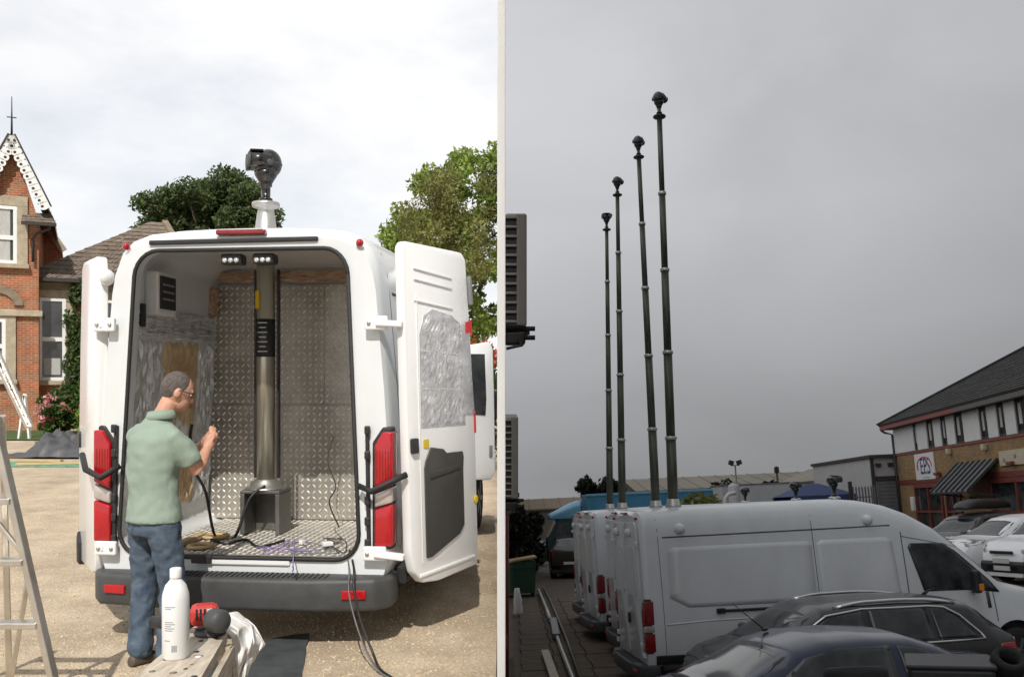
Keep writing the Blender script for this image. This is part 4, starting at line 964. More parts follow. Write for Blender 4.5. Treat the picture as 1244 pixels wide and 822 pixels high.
MB().box((-.6, -.06, hl(0, 380).z), (3.0, .16, .20), bev=.02).build('string_course', 'stone', house)
mb = MB(); cc = hl(-4, 372); mb.rings([[(cc.x + (r0) * math.cos(R(t_)), -.03 - q, cc.z + .05 + r0 * .8 * math.sin(R(t_))) for t_ in range(0, 181, 15)] for r0, q in ((.5, 0), (.5, .05), (.78, .05), (.78, 0))], False, False, sm=False); mb.build('window_arch', 'stone_dark', house)
# side wing
WD = .8
wl, wr_ = hl(28, 0, 30.8).x, hl(232, 0, 30.8).x; we = hl(75, 341, 30.8).z
MB().box(((wl + wr_) / 2, WD + 3, we / 2), (wr_ - wl, 6, we)).build('wall', 'brick_red', house)
rd = hl(190, 270, 33.8)
roofslope(house, (wl - .2, WD - .4, we + .02), (wr_ + .3, WD - .4, we + .02), (hl(197, 0, 33.8).x, WD + 3, rd.z), (hl(183, 0, 33.8).x, WD + 3, rd.z), 15, ntile=40)
roofslope(house, (wr_ + .3, WD - .4, we + .02), (wr_ + .3, WD + 6.4, we + .02), (hl(198, 0, 33.8).x, WD + 3.1, rd.z), (hl(197, 0, 33.8).x, WD + 3, rd.z), 15, ntile=30)
MB().bar((hl(200, 0, 33.8).x, WD + 2.95, rd.z + .05), (wr_ + .32, WD - .42, we + .08), .22, .12).build('hip_tiles', 'stone_dark', house)
MB().bar((wl, WD - .47, we - .02), (wr_ + .3, WD - .47, we - .02), .12, .12).build('gutter', 'gutter', house)
MB().box(((wl + wr_) / 2, WD - .02, we - .25), (wr_ - wl - .04, .08, .34)).build('eave_board', 'stone_dark', house)
cz = (hl(63, 362, 30.8).z + hl(63, 462, 30.8).z) / 2
housewin(hl(63.5, 0, 30.8).x, cz, .84, hl(63, 362, 30.8).z - hl(63, 462, 30.8).z, WD, rows=2, sur=.26, mid=.5, cur=(0, .6, -.33, .2))
mb = MB(); p = hl(38, 348, 30.7); mb.box((p.x, WD - .06, p.z), (.14, .12, .12), bev=.03); mb.build('alarm_lamp', 'white_metal', house)
housewin(hl(134, 0, 30.8).x, cz, .84, hl(63, 362, 30.8).z - hl(63, 462, 30.8).z, WD, rows=2, sur=.26, mid=.5)
# ivy, bushes, roses
iv = thing('ivy', 'green ivy climbing the brick wing beside the tall white window', 'climbing plant', Matrix.Translation((hp(99, 0, 31.3).x, 31.3, 0)))
cl = []
rr = random.Random(8)
for k in range(60):
    z = rr.uniform(1.3, 5.0); x = rr.uniform(-.42, .42) * (1 if z < 4.6 else .5); cl.append(((x, rr.uniform(-.1, .1), z), (.26, .16, .26)))
mb = MB(); 
for k in range(4): mb.tube([(rr.uniform(-.1, .1), .1, 0), (rr.uniform(-.2, .2), .12, 2), (rr.uniform(-.35, .35), .12, 4.6)], [.04, .03, .01], 5)
mb.build('stems', 'bark', iv); crown(iv, cl, .085, 'leaf_ivy', 70, 5, 'foliage')
def gb(px, d): return Matrix.Translation(((px - CX) * d / F, d, 0))
bush('shrub', 'rounded dark green shrub below the ivy', gb(83, 28.5), (.50, .5, .86), 'leaf_green', 34, 90, .07, 4)
ro = bush('rose_bush', 'rose bush with pink flowers left of the dark green shrub', gb(60, 28), (.50, .45, .62), 'leaf_green', 18, 40, .07, 6, 'rose bush')
crown(ro, blobcl(16, (0, -.15, .80), (.52, .35, .5), .14, 3), .06, 'petal_pink', 22, 4, 'flowers')['kind'] = 'stuff'
bush('shrub', 'low bush of pale leaves at the foot of the wing by the van door', gb(112, 27.5), (.6, .5, .5), 'leaf_bright', 18, 50, .07, 16)
ln = ground('lawn', -30, -12.2, 25.5, 29.9, 'lawn', Matrix(), z=.03); ln['label'] = 'strip of grass and bed in front of the brick house'
# tarp heap, planks, netting, small ladder, trestle
def tarp():
    rr = random.Random(6); d = 19.6; cx = (48 - CX) * d / F; mb = MB(); rg = []; n = 44; hs = [[rr.uniform(-.07, .07) for _ in range(n + 1)] for _ in range(n + 1)]
    for i in range(n + 1):
        row = []
        for j in range(n + 1):
            u, v = j / n * 2 - 1, i / n * 2 - 1; q = max(0, 1 - abs(u) ** 2.6) * max(0, 1 - abs(v) ** 2.2)
            fold = abs(math.sin(u * 7.3 + v * 3.1 + 1.7 * math.sin(v * 4))) * .5 + abs(math.sin(u * 3.1 - v * 8.2 + 2 * math.sin(u * 5))) * .35
            h = q ** .8 * (.36 + .2 * math.sin(u * 2.6 + .5) + .12 * math.sin(u * 6 + 2)) * (1 - .6 * fold + .25) + hs[i][j] * q * .8 + .02
            row.append((cx + u * 1.0 + .06 * math.sin(v * 5), d + .8 + v * .8, max(.015, h)))
        rg.append(row)
    o = mb.rings(rg, False, False).build('tarpaulin', 'tarp'); tag(o, 'dark grey tarpaulin heaped on the drive in front of the house', 'tarpaulin'); modded(o, ('SMOOTH', dict(factor=.6, iterations=5))); smooth(o, 40)
tarp()
tag(MB().box(((60 - CX) * 18.6 / F, 18.3, .018), (2.5, .9, .03), bev=.008).build('garden_netting', 'green_net'), 'flat green garden netting spread on the gravel in front of the tarpaulin', 'netting')
for k, (a, b, lab) in enumerate(((((-20, 18.9), (75, 18.6)), 0, 'long pale timber lying on the green netting'), (((20, 17.9), (112, 18.2)), 0, 'nearer pale timber lying at the edge of the netting'), (((72, 21.2), (104, 21.0)), 0, 'short plank lying behind the tarpaulin by the van door'))):
    (p0, d0), (p1, d1) = a
    z = .06 if k < 2 else .42
    tag(MB().bar(((p0 - CX) * d0 / F, d0, z), ((p1 - CX) * d1 / F, d1, z + (.0 if k < 2 else -.3)), .12, .04).build('timber', 'wood'), lab, 'timber')
ld = thing('ladder', 'aluminium ladder leaning low towards the tarpaulin heap', 'ladder', Matrix.Translation(((20 - CX) * 22.5 / F, 22.5, 0)))
lo = Vector(((20 - CX) * 22.5 / F, 22.5, 0))
for dx in (0, 9):
    MB().bar(Lp(-12 + dx, 425, 23) - lo, Lp(33 + dx * .7, 519, 22.5) - lo, .05, .09).build('rail', 'alu', ld)
for k in range(9):
    t_ = (k + .5) / 9; MB().bar((Lp(-12, 425, 23).lerp(Lp(33, 519, 22.5), t_)) - lo, (Lp(-3, 425, 23).lerp(Lp(39.3, 519, 22.5), t_)) - lo, .03, .03).build('rung', 'alu', ld)
tr = thing('trestle', 'small white wooden trestle standing in front of the brick wing', 'trestle', Matrix.Translation(((27 - CX) * 26 / F, 26, 0))); to = Vector(((27 - CX) * 26 / F, 26, 0))
for (p0, p1) in (((30, 480), (23, 535)), ((30, 480), (36, 535))):
    for q in (0, .5): MB().bar(Lp(p0[0], p0[1], 26 + q) - to, Vector((Lp(p1[0], 0, 26 + q).x, 26 + q, 0)) - to, .10, .05).build('leg', 'white_paint', tr)
MB().bar(Lp(30, 480, 26) - to, Lp(30, 480, 26.5) - to, .10, .08).build('top_beam', 'white_paint', tr)
# trees
rr = random.Random(21)
d = 45.0; px = 258; s_ = d / F
cl = []
for k in range(150):
    u = rr.uniform(-1, 1); top = interp([(-1, 262), (-.75, 240), (-.4, 236), (-.2, 214), (.1, 204), (.5, 216), (.8, 232), (1, 262)], u); py = top + rr.random() ** 1.4 * (340 - top) + 9
    cl.append((((px + u * 76 - px) * s_, rr.uniform(-2.2, 2.2), CAMZ + (HY - py) * s_), (.72, .72, .55)))
tree('yew_tree', 'dark green yew tree rising behind the tiled roof of the house', gb(px, d), 11, cl, .115, 'leaf_yew', 400, 3, .35)
d = 24.0; s_ = d / F; px = 548
clipf = lambda P, px=px, d=d: (P[:, 0] + (px - CX) * d / F < -.06)
cl = []
outl = [(472, 282), (485, 262), (505, 240), (512, 222), (520, 196), (528, 200), (545, 178), (558, 172), (575, 186), (590, 182), (605, 184), (620, 190)]
rr = random.Random(13)
while len(cl) < 200:
    x = rr.uniform(474, 612); top = interp(outl, x); py = top + 8 + rr.random() ** 1.05 * (430 - top)
    if py > 330 and x < 500: continue
    if 285 < py < 365 and x > 520 and rr.random() < .25: continue
    cl.append((((x - px) * s_, rr.uniform(-1.5, 1.5), CAMZ + (HY - py) * s_), (.34, .40, .28)))
tree('broadleaf_tree', 'tall bright green tree with loose twigs behind the open van door', gb(px, d), 7.2, cl, .075, 'leaf_bright', 130, 8, .16, clip=clipf)
cl = []
while len(cl) < 42:
    x = rr.uniform(505, 590); py = interp([(505, 262), (545, 236), (590, 252)], x) + 6 + rr.random() * 100
    cl.append((((x - px) * s_, rr.uniform(-.6, .6) - 1.2, CAMZ + (HY - py) * s_), (.34, .4, .32)))
tree('small_tree', 'fine brownish leaved tree in front of the tall bright green one', gb(px, d - 2), 6, cl, .045, 'leaf_brown', 210, 9, .08, clip=clipf)
d = 17.0; px = 583
clipf2 = lambda P, px=px, d=d: (P[:, 0] + (px - CX) * d / F < -.06)
hb = bush('shrub', 'leafy green shrub with red flowers beyond the cab of the open van', gb(px, d), (.62, .6, 1.28), 'leaf_green', 60, 90, .06, 12, clip=clipf2)
crown(hb, blobcl(16, (0, -.45, 2.1), (.45, .2, .42), .12, 5), .05, 'petal_red', 26, 7, 'flowers', clip=clipf2)['kind'] = 'stuff'
d = 27; px = 456
bush('shrub', 'small dark tree top showing between the van roof and its open door', gb(px, d), (.6, .6, 2.9), 'leaf_yew', 50, 70, .08, 14)
for k, (px, d, h) in enumerate(((120, 40, 2.6), (400, 42, 3.4))):
    bush('hedge', ('dense green hedge beyond the house wing', 'dense green hedge far behind the open van')[k], gb(px, d), (6, 1.2, h / 2), 'leaf_yew', 60, 80, .2, 30 + k, 'hedge')
# ================================================================== the man at the van
def man():
    B = Vector(((188 - CX) * 5.50 / F, 5.50, 0)); t = thing('person', 'man in green polo shirt and blue jeans working on a cable behind the open van', 'person', Matrix.Translation(B))
    Fw = Vector((.55, .835, 0)); Rt = Vector((.835, -.55, 0)); Z = Vector((0, 0, 1))
    def ell(mb, pts, n=18):
        """stacked ellipses: (centre, half width along Rt, half depth along Fw)"""
        rg = []
        for c, a, b in pts:
            c = Vector(c); rg.append([c + Rt * (a * math.cos(2 * math.pi * k / n)) + Fw * (b * math.sin(2 * math.pi * k / n)) for k in range(n)])
        mb.rings(rg, True)
    def limb(mb, pts, n=12): 
        P = [Vector(p) for p, r in pts]; mb.tube(P, [r for p, r in pts], n)
        for p, r in (pts[0], pts[-1]): mb.ball(p, r * .99, 10)
    def remesh(o, v, it=6, disp=None):
        mods = [('REMESH', dict(mode='VOXEL', voxel_size=v, use_smooth_shade=True)), ('SMOOTH', dict(factor=.5, iterations=it))]
        modded(o, *mods)
        for p in o.data.polygons: p.use_smooth = True
        return o
    def V(x, y, z): return Vector((x, y, z))
    sR, eR_, wR, hR_ = V(.145, -.085, 1.40), V(.255, .0, 1.185), V(.262, .17, 1.30), V(.262, .235, 1.345)
    sL, eL_, wL, hL_ = V(-.150, .105, 1.40), V(-.03, .33, 1.185), V(.165, .36, 1.31), V(.225, .335, 1.36)
    head = V(.105, .075, 1.655); Fh = Vector((.80, .50, -.33)).normalized(); Rh = Fh.cross(Z).normalized(); Uh = Rh.cross(Fh)
    def hh(f, r, u): return head + Fh * f + Rh * r + Uh * u
    hrot = Matrix((Rh, Fh, Uh)).transposed()
    # --- body: one continuous skin
    mb = MB()
    ell(mb, [((0, 0, .86), .15, .10), ((0, 0, .95), .16, .11), ((-.005, 0, 1.1), .14, .10), ((-.01, 0, 1.3), .165, .105), ((0, 0, 1.42), .15, .09), ((.02, .02, 1.49), .06, .06)])
    mb.tube([V(.01, .01, 1.44), V(.04, .03, 1.52), V(.075, .05, 1.60)], [.066, .058, .056], 14)
    mb.ball(hh(0.0, 0, .02), (.073, .094, .105), 18, rot=hrot)
    mb.ball(hh(.035, 0, -.045), (.056, .060, .068), 16, rot=hrot)      # jaw
    mb.ball(hh(.072, 0, -.085), (.026, .022, .022), 10, rot=hrot)      # chin
    mb.tube([hh(.085, 0, .015), hh(.104, 0, -.018), hh(.098, 0, -.030)], [.010, .016, .012], 10); mb.ball(hh(.102, 0, -.022), .015, 8)
    mb.ball(hh(.080, .0, .032), (.05, .016, .012), 10, rot=hrot)       # brow
    mb.ball(hh(.085, 0, -.052), (.022, .012, .008), 8, rot=hrot); mb.ball(hh(.083, 0, -.064), (.020, .012, .008), 8, rot=hrot)
    for s in (-1, 1):
        mb.ball(hh(-.008, s * .076, -.005), (.010, .021, .033), 12, rot=hrot)
        limb(mb, [((sR if s > 0 else sL) + V(0, 0, -.03), .048), ((sR if s > 0 else sL).lerp(eR_ if s > 0 else eL_, .5), .050), ((eR_ if s > 0 else eL_), .043), ((eR_ if s > 0 else eL_).lerp(wR if s > 0 else wL, .3), .045), ((wR if s > 0 else wL), .029)])
    def hand(wr, pal, side, up):
        """palm and five fingers closed on the cable"""
        d = (pal - wr).normalized(); sx = d.cross(Vector(up)).normalized(); n = sx.cross(d)
        c = pal + d * .005
        mb.tube([wr, wr.lerp(c, .5), c + d * .035], [.027, .036, .036], 12)
        for k in range(4):
            o = (k - 1.5) * .0185; L = (.036, .042, .040, .031)[k]
            k0 = c + d * .035 + sx * o; k1 = k0 + d * L * .75 + n * .010; k2 = k1 + n * .028 * side * -1 - d * .004; k3 = k2 - d * .022
            mb.tube([k0, k1, k2, k3], [.0105, .0098, .0090, .0075], 8)
        t0 = wr.lerp(c, .55) + sx * .026 * side; t1 = t0 + sx * .022 * side + d * .022; t2 = t1 + d * .03 - sx * .006 * side
        mb.tube([t0, t1, t2], [.014, .012, .009], 8)
    hand(wR, hR_, 1, (-.6, .2, .7)); hand(wL, hL_, -1, (-.2, -.6, .7))
    hipR, hipL = V(.07, -.05, .88), V(-.085, .06, .88); kR, kL = V(.112, -.01, .49), V(-.092, .085, .49); aR, aL = V(.105, -.06, .10), V(-.10, .03, .10)
    for hp_, k_, a_ in ((hipR, kR, aR), (hipL, kL, aL)): limb(mb, [(hp_, .085), (k_, .055), (k_.lerp(a_, .35), .056), (a_, .038)])
    b = remesh(mb.build('body', 'skin', t), .006, 3)
    # --- hair: cropped cap over the skull
    mb = MB(); mb.ball(hh(-.012, 0, .030), (.0775, .094, .103), 24, rot=hrot); h = mb.build('hair', 'hair', t)
    bm = bmesh.new(); bm.from_mesh(h.data)
    bmesh.ops.bisect_plane(bm, geom=bm.verts[:] + bm.edges[:] + bm.faces[:], plane_co=hh(.048, 0, .035), plane_no=(Fh * .80 - Uh * .42), clear_outer=True)
    bmesh.ops.bisect_plane(bm, geom=bm.verts[:] + bm.edges[:] + bm.faces[:], plane_co=hh(-.05, 0, -.062), plane_no=(Fh * .35 - Uh), clear_outer=True)
    bm.to_mesh(h.data); bm.free(); modded(h, ('SUBSURF', dict(levels=1)))
    for p in h.data.polygons: p.use_smooth = True
    # --- glasses
    mb = MB()
    for s in (-1, 1):
        mb.tube([hh(.09 + .0 * k, s * .033 + .022 * math.cos(2 * math.pi * k / 12), .012 + .017 * math.sin(2 * math.pi * k / 12)) for k in range(13)], .0028, 6)
        mb.tube([hh(.088, s * .055, .016), hh(.05, s * .078, .016), hh(-.01, s * .083, .012)], .003, 6)
    mb.tube([hh(.096, -.011, .016), hh(.096, .011, .016)], .003, 6); mb.build('glasses', 'black_plastic', t)
    mb = MB(); 
    for s in (-1, 1): mb.ball(hh(.076, s * .031, .012), (.013, .012, .009), 10, rot=hrot)
    mb.build('eyes', 'white_paint', t)
    # --- polo shirt
    mb = MB()
    ell(mb, [((.0, 0, .88), .196, .148), ((0, 0, .93), .190, .142), ((-.005, .0, 1.05), .176, .135), ((-.012, -.005, 1.18), .182, .13), ((-.014, -.01, 1.30), .195, .13), ((-.012, -.008, 1.375), .190, .118), ((-.006, .0, 1.43), .160, .100), ((.004, .006, 1.46), .12, .088), ((.015, .012, 1.485), .085, .078), ((.03, .022, 1.515), .070, .066)], 24)
    for s_, e_ in ((sR, eR_), (sL, eL_)):
        limb(mb, [(s_.lerp(V(0, 0, 1.42), .32) + V(0, 0, .004), .066), (s_ + V(0, 0, -.012), .066), (s_.lerp(e_, .3), .074), (s_.lerp(e_, .62), .074)], 14)
        mb.tube([s_.lerp(e_, .55), s_.lerp(e_, .78)], [.074, .077], 14)
    o = remesh(mb.build('polo_shirt', 'shirt', t), .009, 5)
    tx = bpy.data.textures.new('folds', 'CLOUDS'); tx.noise_scale = .13; tx.noise_depth = 1
    tx2 = bpy.data.textures.new('fine_folds', 'CLOUDS'); tx2.noise_scale = .035
    modded(o, ('DISPLACE', dict(texture=tx, strength=.030, mid_level=.55)), ('DISPLACE', dict(texture=tx2, strength=.004, mid_level=.5)), ('SMOOTH', dict(factor=.5, iterations=2)))
    mb = MB(); c0 = V(.03, .022, 1.515); n = 20
    mb.rings([[c0 + Rt * (a * math.cos(2 * math.pi * k / n)) + Fw * (a * .95 * math.sin(2 * math.pi * k / n)) + Z * (z + .008 * math.cos(2 * math.pi * k / n)) for k in range(n)] for a, z in ((.072, -.01), (.071, .025), (.078, .03), (.097, -.02), (.09, -.025))], False); mb.build('collar', 'shirt', o)
    # --- jeans
    mb = MB()
    ell(mb, [((0, 0, .80), .165, .125), ((0, 0, .88), .172, .128), ((0, 0, .955), .168, .122)], 20)
    for hp_, k_, a_ in ((hipR, kR, aR), (hipL, kL, aL)):
        limb(mb, [(hp_ + V(0, 0, -.02), .105), (hp_.lerp(k_, .5), .092), (k_, .077), (k_.lerp(a_, .5), .074), (a_ + V(0, 0, .0), .076)], 14)
    o = remesh(mb.build('jeans', 'jeans', t), .009, 4)
    tx3 = bpy.data.textures.new('jean_folds', 'CLOUDS'); tx3.noise_scale = .06
    modded(o, ('DISPLACE', dict(texture=tx3, strength=.028, mid_level=.5)), ('SMOOTH', dict(factor=.5, iterations=2)))
    for a_, h_ in ((aR, hipR), (aL, hipL)):
        mb = MB(); f = Fw; c = Vector((a_.x, a_.y, 0))
        rg = []
        for q, wd, ht in ((-.075, .028, .05), (-.06, .038, .075), (0, .042, .09), (.07, .045, .07), (.14, .047, .05), (.19, .035, .04), (.205, .018, .03)):
            rg.append([c + f * q + Rt * (wd * x) + Z * z for x, z in ((-1, 0), (1, 0), (1, ht * .5), (.6, ht), (-.6, ht), (-1, ht * .5))])
        o = mb.rings(rg, True).build('shoe', 'shoe', t); modded(o, ('SUBSURF', dict(levels=2)))
man()
# ================================================================== RIGHT: the van yard
def xfer(o): return o
rows = []
YAWR = R(-85)     # the vans point to the right, slightly away from the camera
def vr(px, Y): p = Rp(px, 620, Y); return p.x
MX = [(818, 14.75), (797, 17.45), (756, 20.15), (741, 22.85)]
TOPS = [(801, 142), (776, 191), (750, 237), (737, 279)]
COL = [[235, 328, 428, 532], [272, 350, 432, 521], [307, 378, 455, 534], [342, 407, 474, 544]]
VLAB = ['white high roof van nearest the camera, side on with two roof cameras', 'white high roof van second from the camera, mostly hidden by the nearest van', 'white high roof van third from the camera, its tail lamp showing left of the nearest', 'white high roof van farthest in the row of four']
MLAB = ['tallest looking extended mast, on the nearest white van', 'extended mast on the second van, leaning just left of the tallest one', 'third extended mast from the camera, with a single round camera head', 'shortest looking extended mast, leftmost, with a wide two lens head']
cosY, sinY = math.cos(YAWR), math.sin(YAWR)
vans = []
for k in range(4):
    px, Y = MX[k]; x = vr(px, Y)
    # rear centre of the van: the mast stands .8 m ahead of it; heading = (sin(-yaw), cos)
    hd = Vector((-math.sin(YAWR), math.cos(YAWR), 0)); rear = Vector((x, Y, 0)) - hd * .80
    Mx = MRt(rear.x, rear.y, 0, YAWR)
    if k == 0:
        v, sh, L = van(VLAB[0], Mx, 0.0, False, 'white vans parked side by side in the yard'); proto = v
    else:
        v = copy_tree(proto); v.matrix_world = Mx; v['label'] = VLAB[k]
    vans.append((rear, hd))
# extended masts
for k in range(4):
    px, Y = MX[k]; b = Rp(px, 616, Y); tp = Rp(TOPS[k][0], TOPS[k][1], Y); b.z = 2.735; up = tp - b; H = up.length
    q = Vector((0, 0, 1)).rotation_difference(up)
    t = thing('telescopic_mast', MLAB[k], 'mast', MR @ Matrix.Translation(b) @ q.to_matrix().to_4x4(), 'extended telescopic masts on the van roofs')
    zs = [0] + [((Rp(TOPS[k][0] + (px - TOPS[k][0]) * (y - TOPS[k][1]) / (616 - TOPS[k][1]), y, Y) - b).length) for y in COL[k][::-1]] + [H]
    rs = [.083, .073, .064, .055, .046]
    MB().lathe([(.13, -.03), (.13, .02), (.105, .04), (.10, .11), (.083, .12)], n=20).build('base_flange', 'collar', t)
    for i in range(5):
        MB().cyl((0, 0, zs[i] - .01), (0, 0, zs[i + 1]), rs[i], n=18).build('tube_section', 'mast_dark', t)
        if i < 4: MB().lathe([(rs[i] + .003, -.03), (rs[i] + .015, -.022), (rs[i] + .015, .022), (rs[i + 1] + .002, .03)], (0, 0, zs[i + 1]), 18).build('collar', 'collar', t)
    MB().lathe([(.03, -.04), (.105, -.012), (.112, .0), (.105, .012), (.03, .02)], (0, 0, H), 22).build('top_disc', 'black_plastic', t)
    MB().cyl((0, 0, H), (0, 0, H + .08), .034, n=12).build('neck', 'head_black', t)
    if k < 3: mast_head(t, H + .06, 1.0, R((148, 160, 152)[k]))
    else: mast_head(t, H + .06, 1.0, R(0), .085)
# lowered masts, only their heads above the roofs behind
for k, (px, py, Y, lab) in enumerate(((1011, 575, 16.9, 'lowered mast with black camera head over the nearest van, rightmost of three'), (965, 583, 19.6, 'lowered mast with black camera head, middle one of three'), (904, 590, 22.4, 'lowered mast with black camera head, leftmost and smallest of three'))):
    p = Rp(px, py, Y); t = thing('telescopic_mast', lab, 'mast', MRt(p.x, Y, 2.72), 'lowered masts behind the nearest van')
    h = max(.06, p.z - 2.72 - .40); MB().cyl((0, 0, -.02), (0, 0, h), .06, n=14).build('tube', 'mast_dark', t); MB().lathe([(.11, -.02), (.11, .04), (.07, .06)], n=16).build('base_flange', 'collar', t)
    mast_head(t, h, (1.0, .95, .85)[k], R((40, 60, 75)[k]))
# ---- wall mounted air conditioners
def ac(label, z1, z0, d, xs, seed):
    t = thing('air_conditioner', label, 'air conditioner', Matrix.Translation((.024, d, z0)), 'outdoor units on the dividing wall')
    h = z1 - z0; w_ = xs - .024
    b = MB().box((w_ / 2 + .006, .45, h / 2), (w_ - .012, .90, h), bev=.018).build('casing', 'ac_body', t)
    n = int(h / .085)
    MB().box((w_ * .30, -.002, h / 2), (w_ * .52, .012, h * .93)).build('coil', 'ac_black', t)
    for k in range(n + 1): MB().box((w_ * .30, -.014, h * .04 + (h * .92) * k / n), (w_ * .52, .03, .022), bev=.004).build('louvre', 'ac_body', t)
    MB().box((w_ * .62, .0, h / 2), (.03, .02, h * .98), bev=.004).build('corner_trim', 'ac_body', t)
    for y in (.15, .75): MB().box((w_ / 2 + .02, y, -.04), (w_ + .02, .05, .06)).build('bracket', 'ac_black', t)
    MB().box((w_ * .5, .2, -.10), (w_ * .9, .3, .12), bev=.02).build('valve_cover', 'ac_black', t)
    for z in (-.02, -.10): MB().cyl((w_ * .9, .05, z), (w_ + .075, .05, z), .022, n=10).build('pipe_stub', 'ac_black', t)
    MB().tube([(w_ * .6, .02, -.12), (w_ * .8, .0, -.17), (w_ * .3, .0, -.19), (.02, .0, -.2)], .014, 8).build('pipe', 'ac_black', t)
    return t
ac('dark outdoor air conditioner with black louvres high on the dividing wall', CAMZ + (HY - 259) * 8 / F, CAMZ + (HY - 396) * 8 / F, 8.0, (640 - CX) * 8 / F, 1)
ac('lower air conditioner farther along the dividing wall', CAMZ + (HY - 506) * 12 / F, CAMZ + (HY - 606) * 12 / F, 12.0, (629.5 - CX) * 12 / F, 2)
tag(MB().tube([(.07, 14.2, -.1), (.07, 14.2, -4)], .05, 10).build('drainpipe', 'door_red'), 'brown drainpipe running down the dividing wall below the lower air conditioner', 'drainpipe')
# ---- paving slabs and pipes on the ground left of the vans
pv = tag(MB().box((0, 0, -.03), (1, 1, .02)).build('paving', 'slab', None), 'strip of worn brown paving slabs along the dividing wall', 'paving'); 
bpy.data.meshes.remove(pv.data)
pv = None
t = thing('paving', 'strip of worn brown paving slabs along the dividing wall', 'paving', MR)
sl0 = None; rr = random.Random(4)
for i in range(26):
    Y = 9.6 + i * .78
    for j in range(3):
        X = .28 + j * .62 + Y * .008 + (.03 if i % 2 else 0)
        if sl0 is None: sl0 = MB().box((0, 0, 0), (.60, .76, .05), bev=.012).build('slab', 'slab', t); o = sl0
        else: o = sl0.copy(); C.objects.link(o)
        o.location = (X, Y, .012 + rr.uniform(-.006, .006)); o.rotation_euler = (rr.uniform(-.008, .008), rr.uniform(-.008, .008), rr.uniform(-.012, .012))
def gp_(px, py, z=.07): return MR @ Rg(px, py, z)
for k, (pts, r, m, lab) in enumerate((([(654, 716), (664, 740), (668, 752)], .05, 'steel_pipe', 'short pale pipe lying on the yard by the green bin'), ([(662, 735), (671, 757), (683, 790), (697, 826), (702, 842)], .045, 'steel_pipe', 'long steel pipe lying on the paving beside the vans'), ([(660, 712), (668, 728), (690, 780), (706, 826)], .03, 'mast_dark', 'thin dark pipe lying beside the long steel pipe'))):
    tag(MB().tube([gp_(a, b, .07 + r) for a, b in pts], r, 10).build('pipe', m), lab, 'pipe')
tag(MB().bar(gp_(672, 752, .14), gp_(676, 772, .14), .16, .10, up=nz, bev=.01).build('steel_channel', 'canopy_sheet'), 'grey steel channel lying over the long steel pipe', 'channel')
tag(MB().bar(gp_(662, 790, .12), gp_(676, 830, .12), .14, .05, up=nz).build('timber', 'wood_old'), 'weathered plank lying on the paving at the bottom of the yard', 'timber')
p = Rg(612, 748); sk = thing('waste_sack', 'pale plastic sack at the foot of the dividing wall', 'sack', MRt(.12, p.y, 0))
mb = MB(); rr = random.Random(1); rg = []
for i in range(8):
    z = i / 7 * .72; r = .13 * (1 - .5 * (i / 7) ** 3); rg.append([(.05 + r * math.cos(a * .524) * rr.uniform(.85, 1.1), r * math.sin(a * .524) * rr.uniform(.85, 1.1), z) for a in range(12)])
mb.rings(rg, True); mb.build('sack', 'cloth', sk)
# green bin with sloping lid
p = Rg(633, 725); b_ = thing('waste_bin', 'dark green wheeled waste bin with a tan lid by the dividing wall', 'bin', MRt(p.x, p.y, 0, R(3)))
MB().prism([(-.47, .12), (.47, .12), (.54, 1.14), (-.52, 1.14)], lambda q, d: (q[0], d, q[1]), 0, .95).build('tub', 'skip_green', b_)
MB().box((0, .47, 1.19), (1.16, 1.05, .07), Matrix.Rotation(R(-7), 3, 'Y'), .02).build('lid', 'skip_lid', b_)
for x in (-.42, .42):
    for y in (.12, .82): MB().cyl((x - .03, y, .09), (x + .03, y, .09), .09, n=14).build('wheel', 'tyre', b_)
MB().bar((-.5, -.02, .95), (.5, -.02, .95), .04, .06).build('rim', 'skip_green', b_)
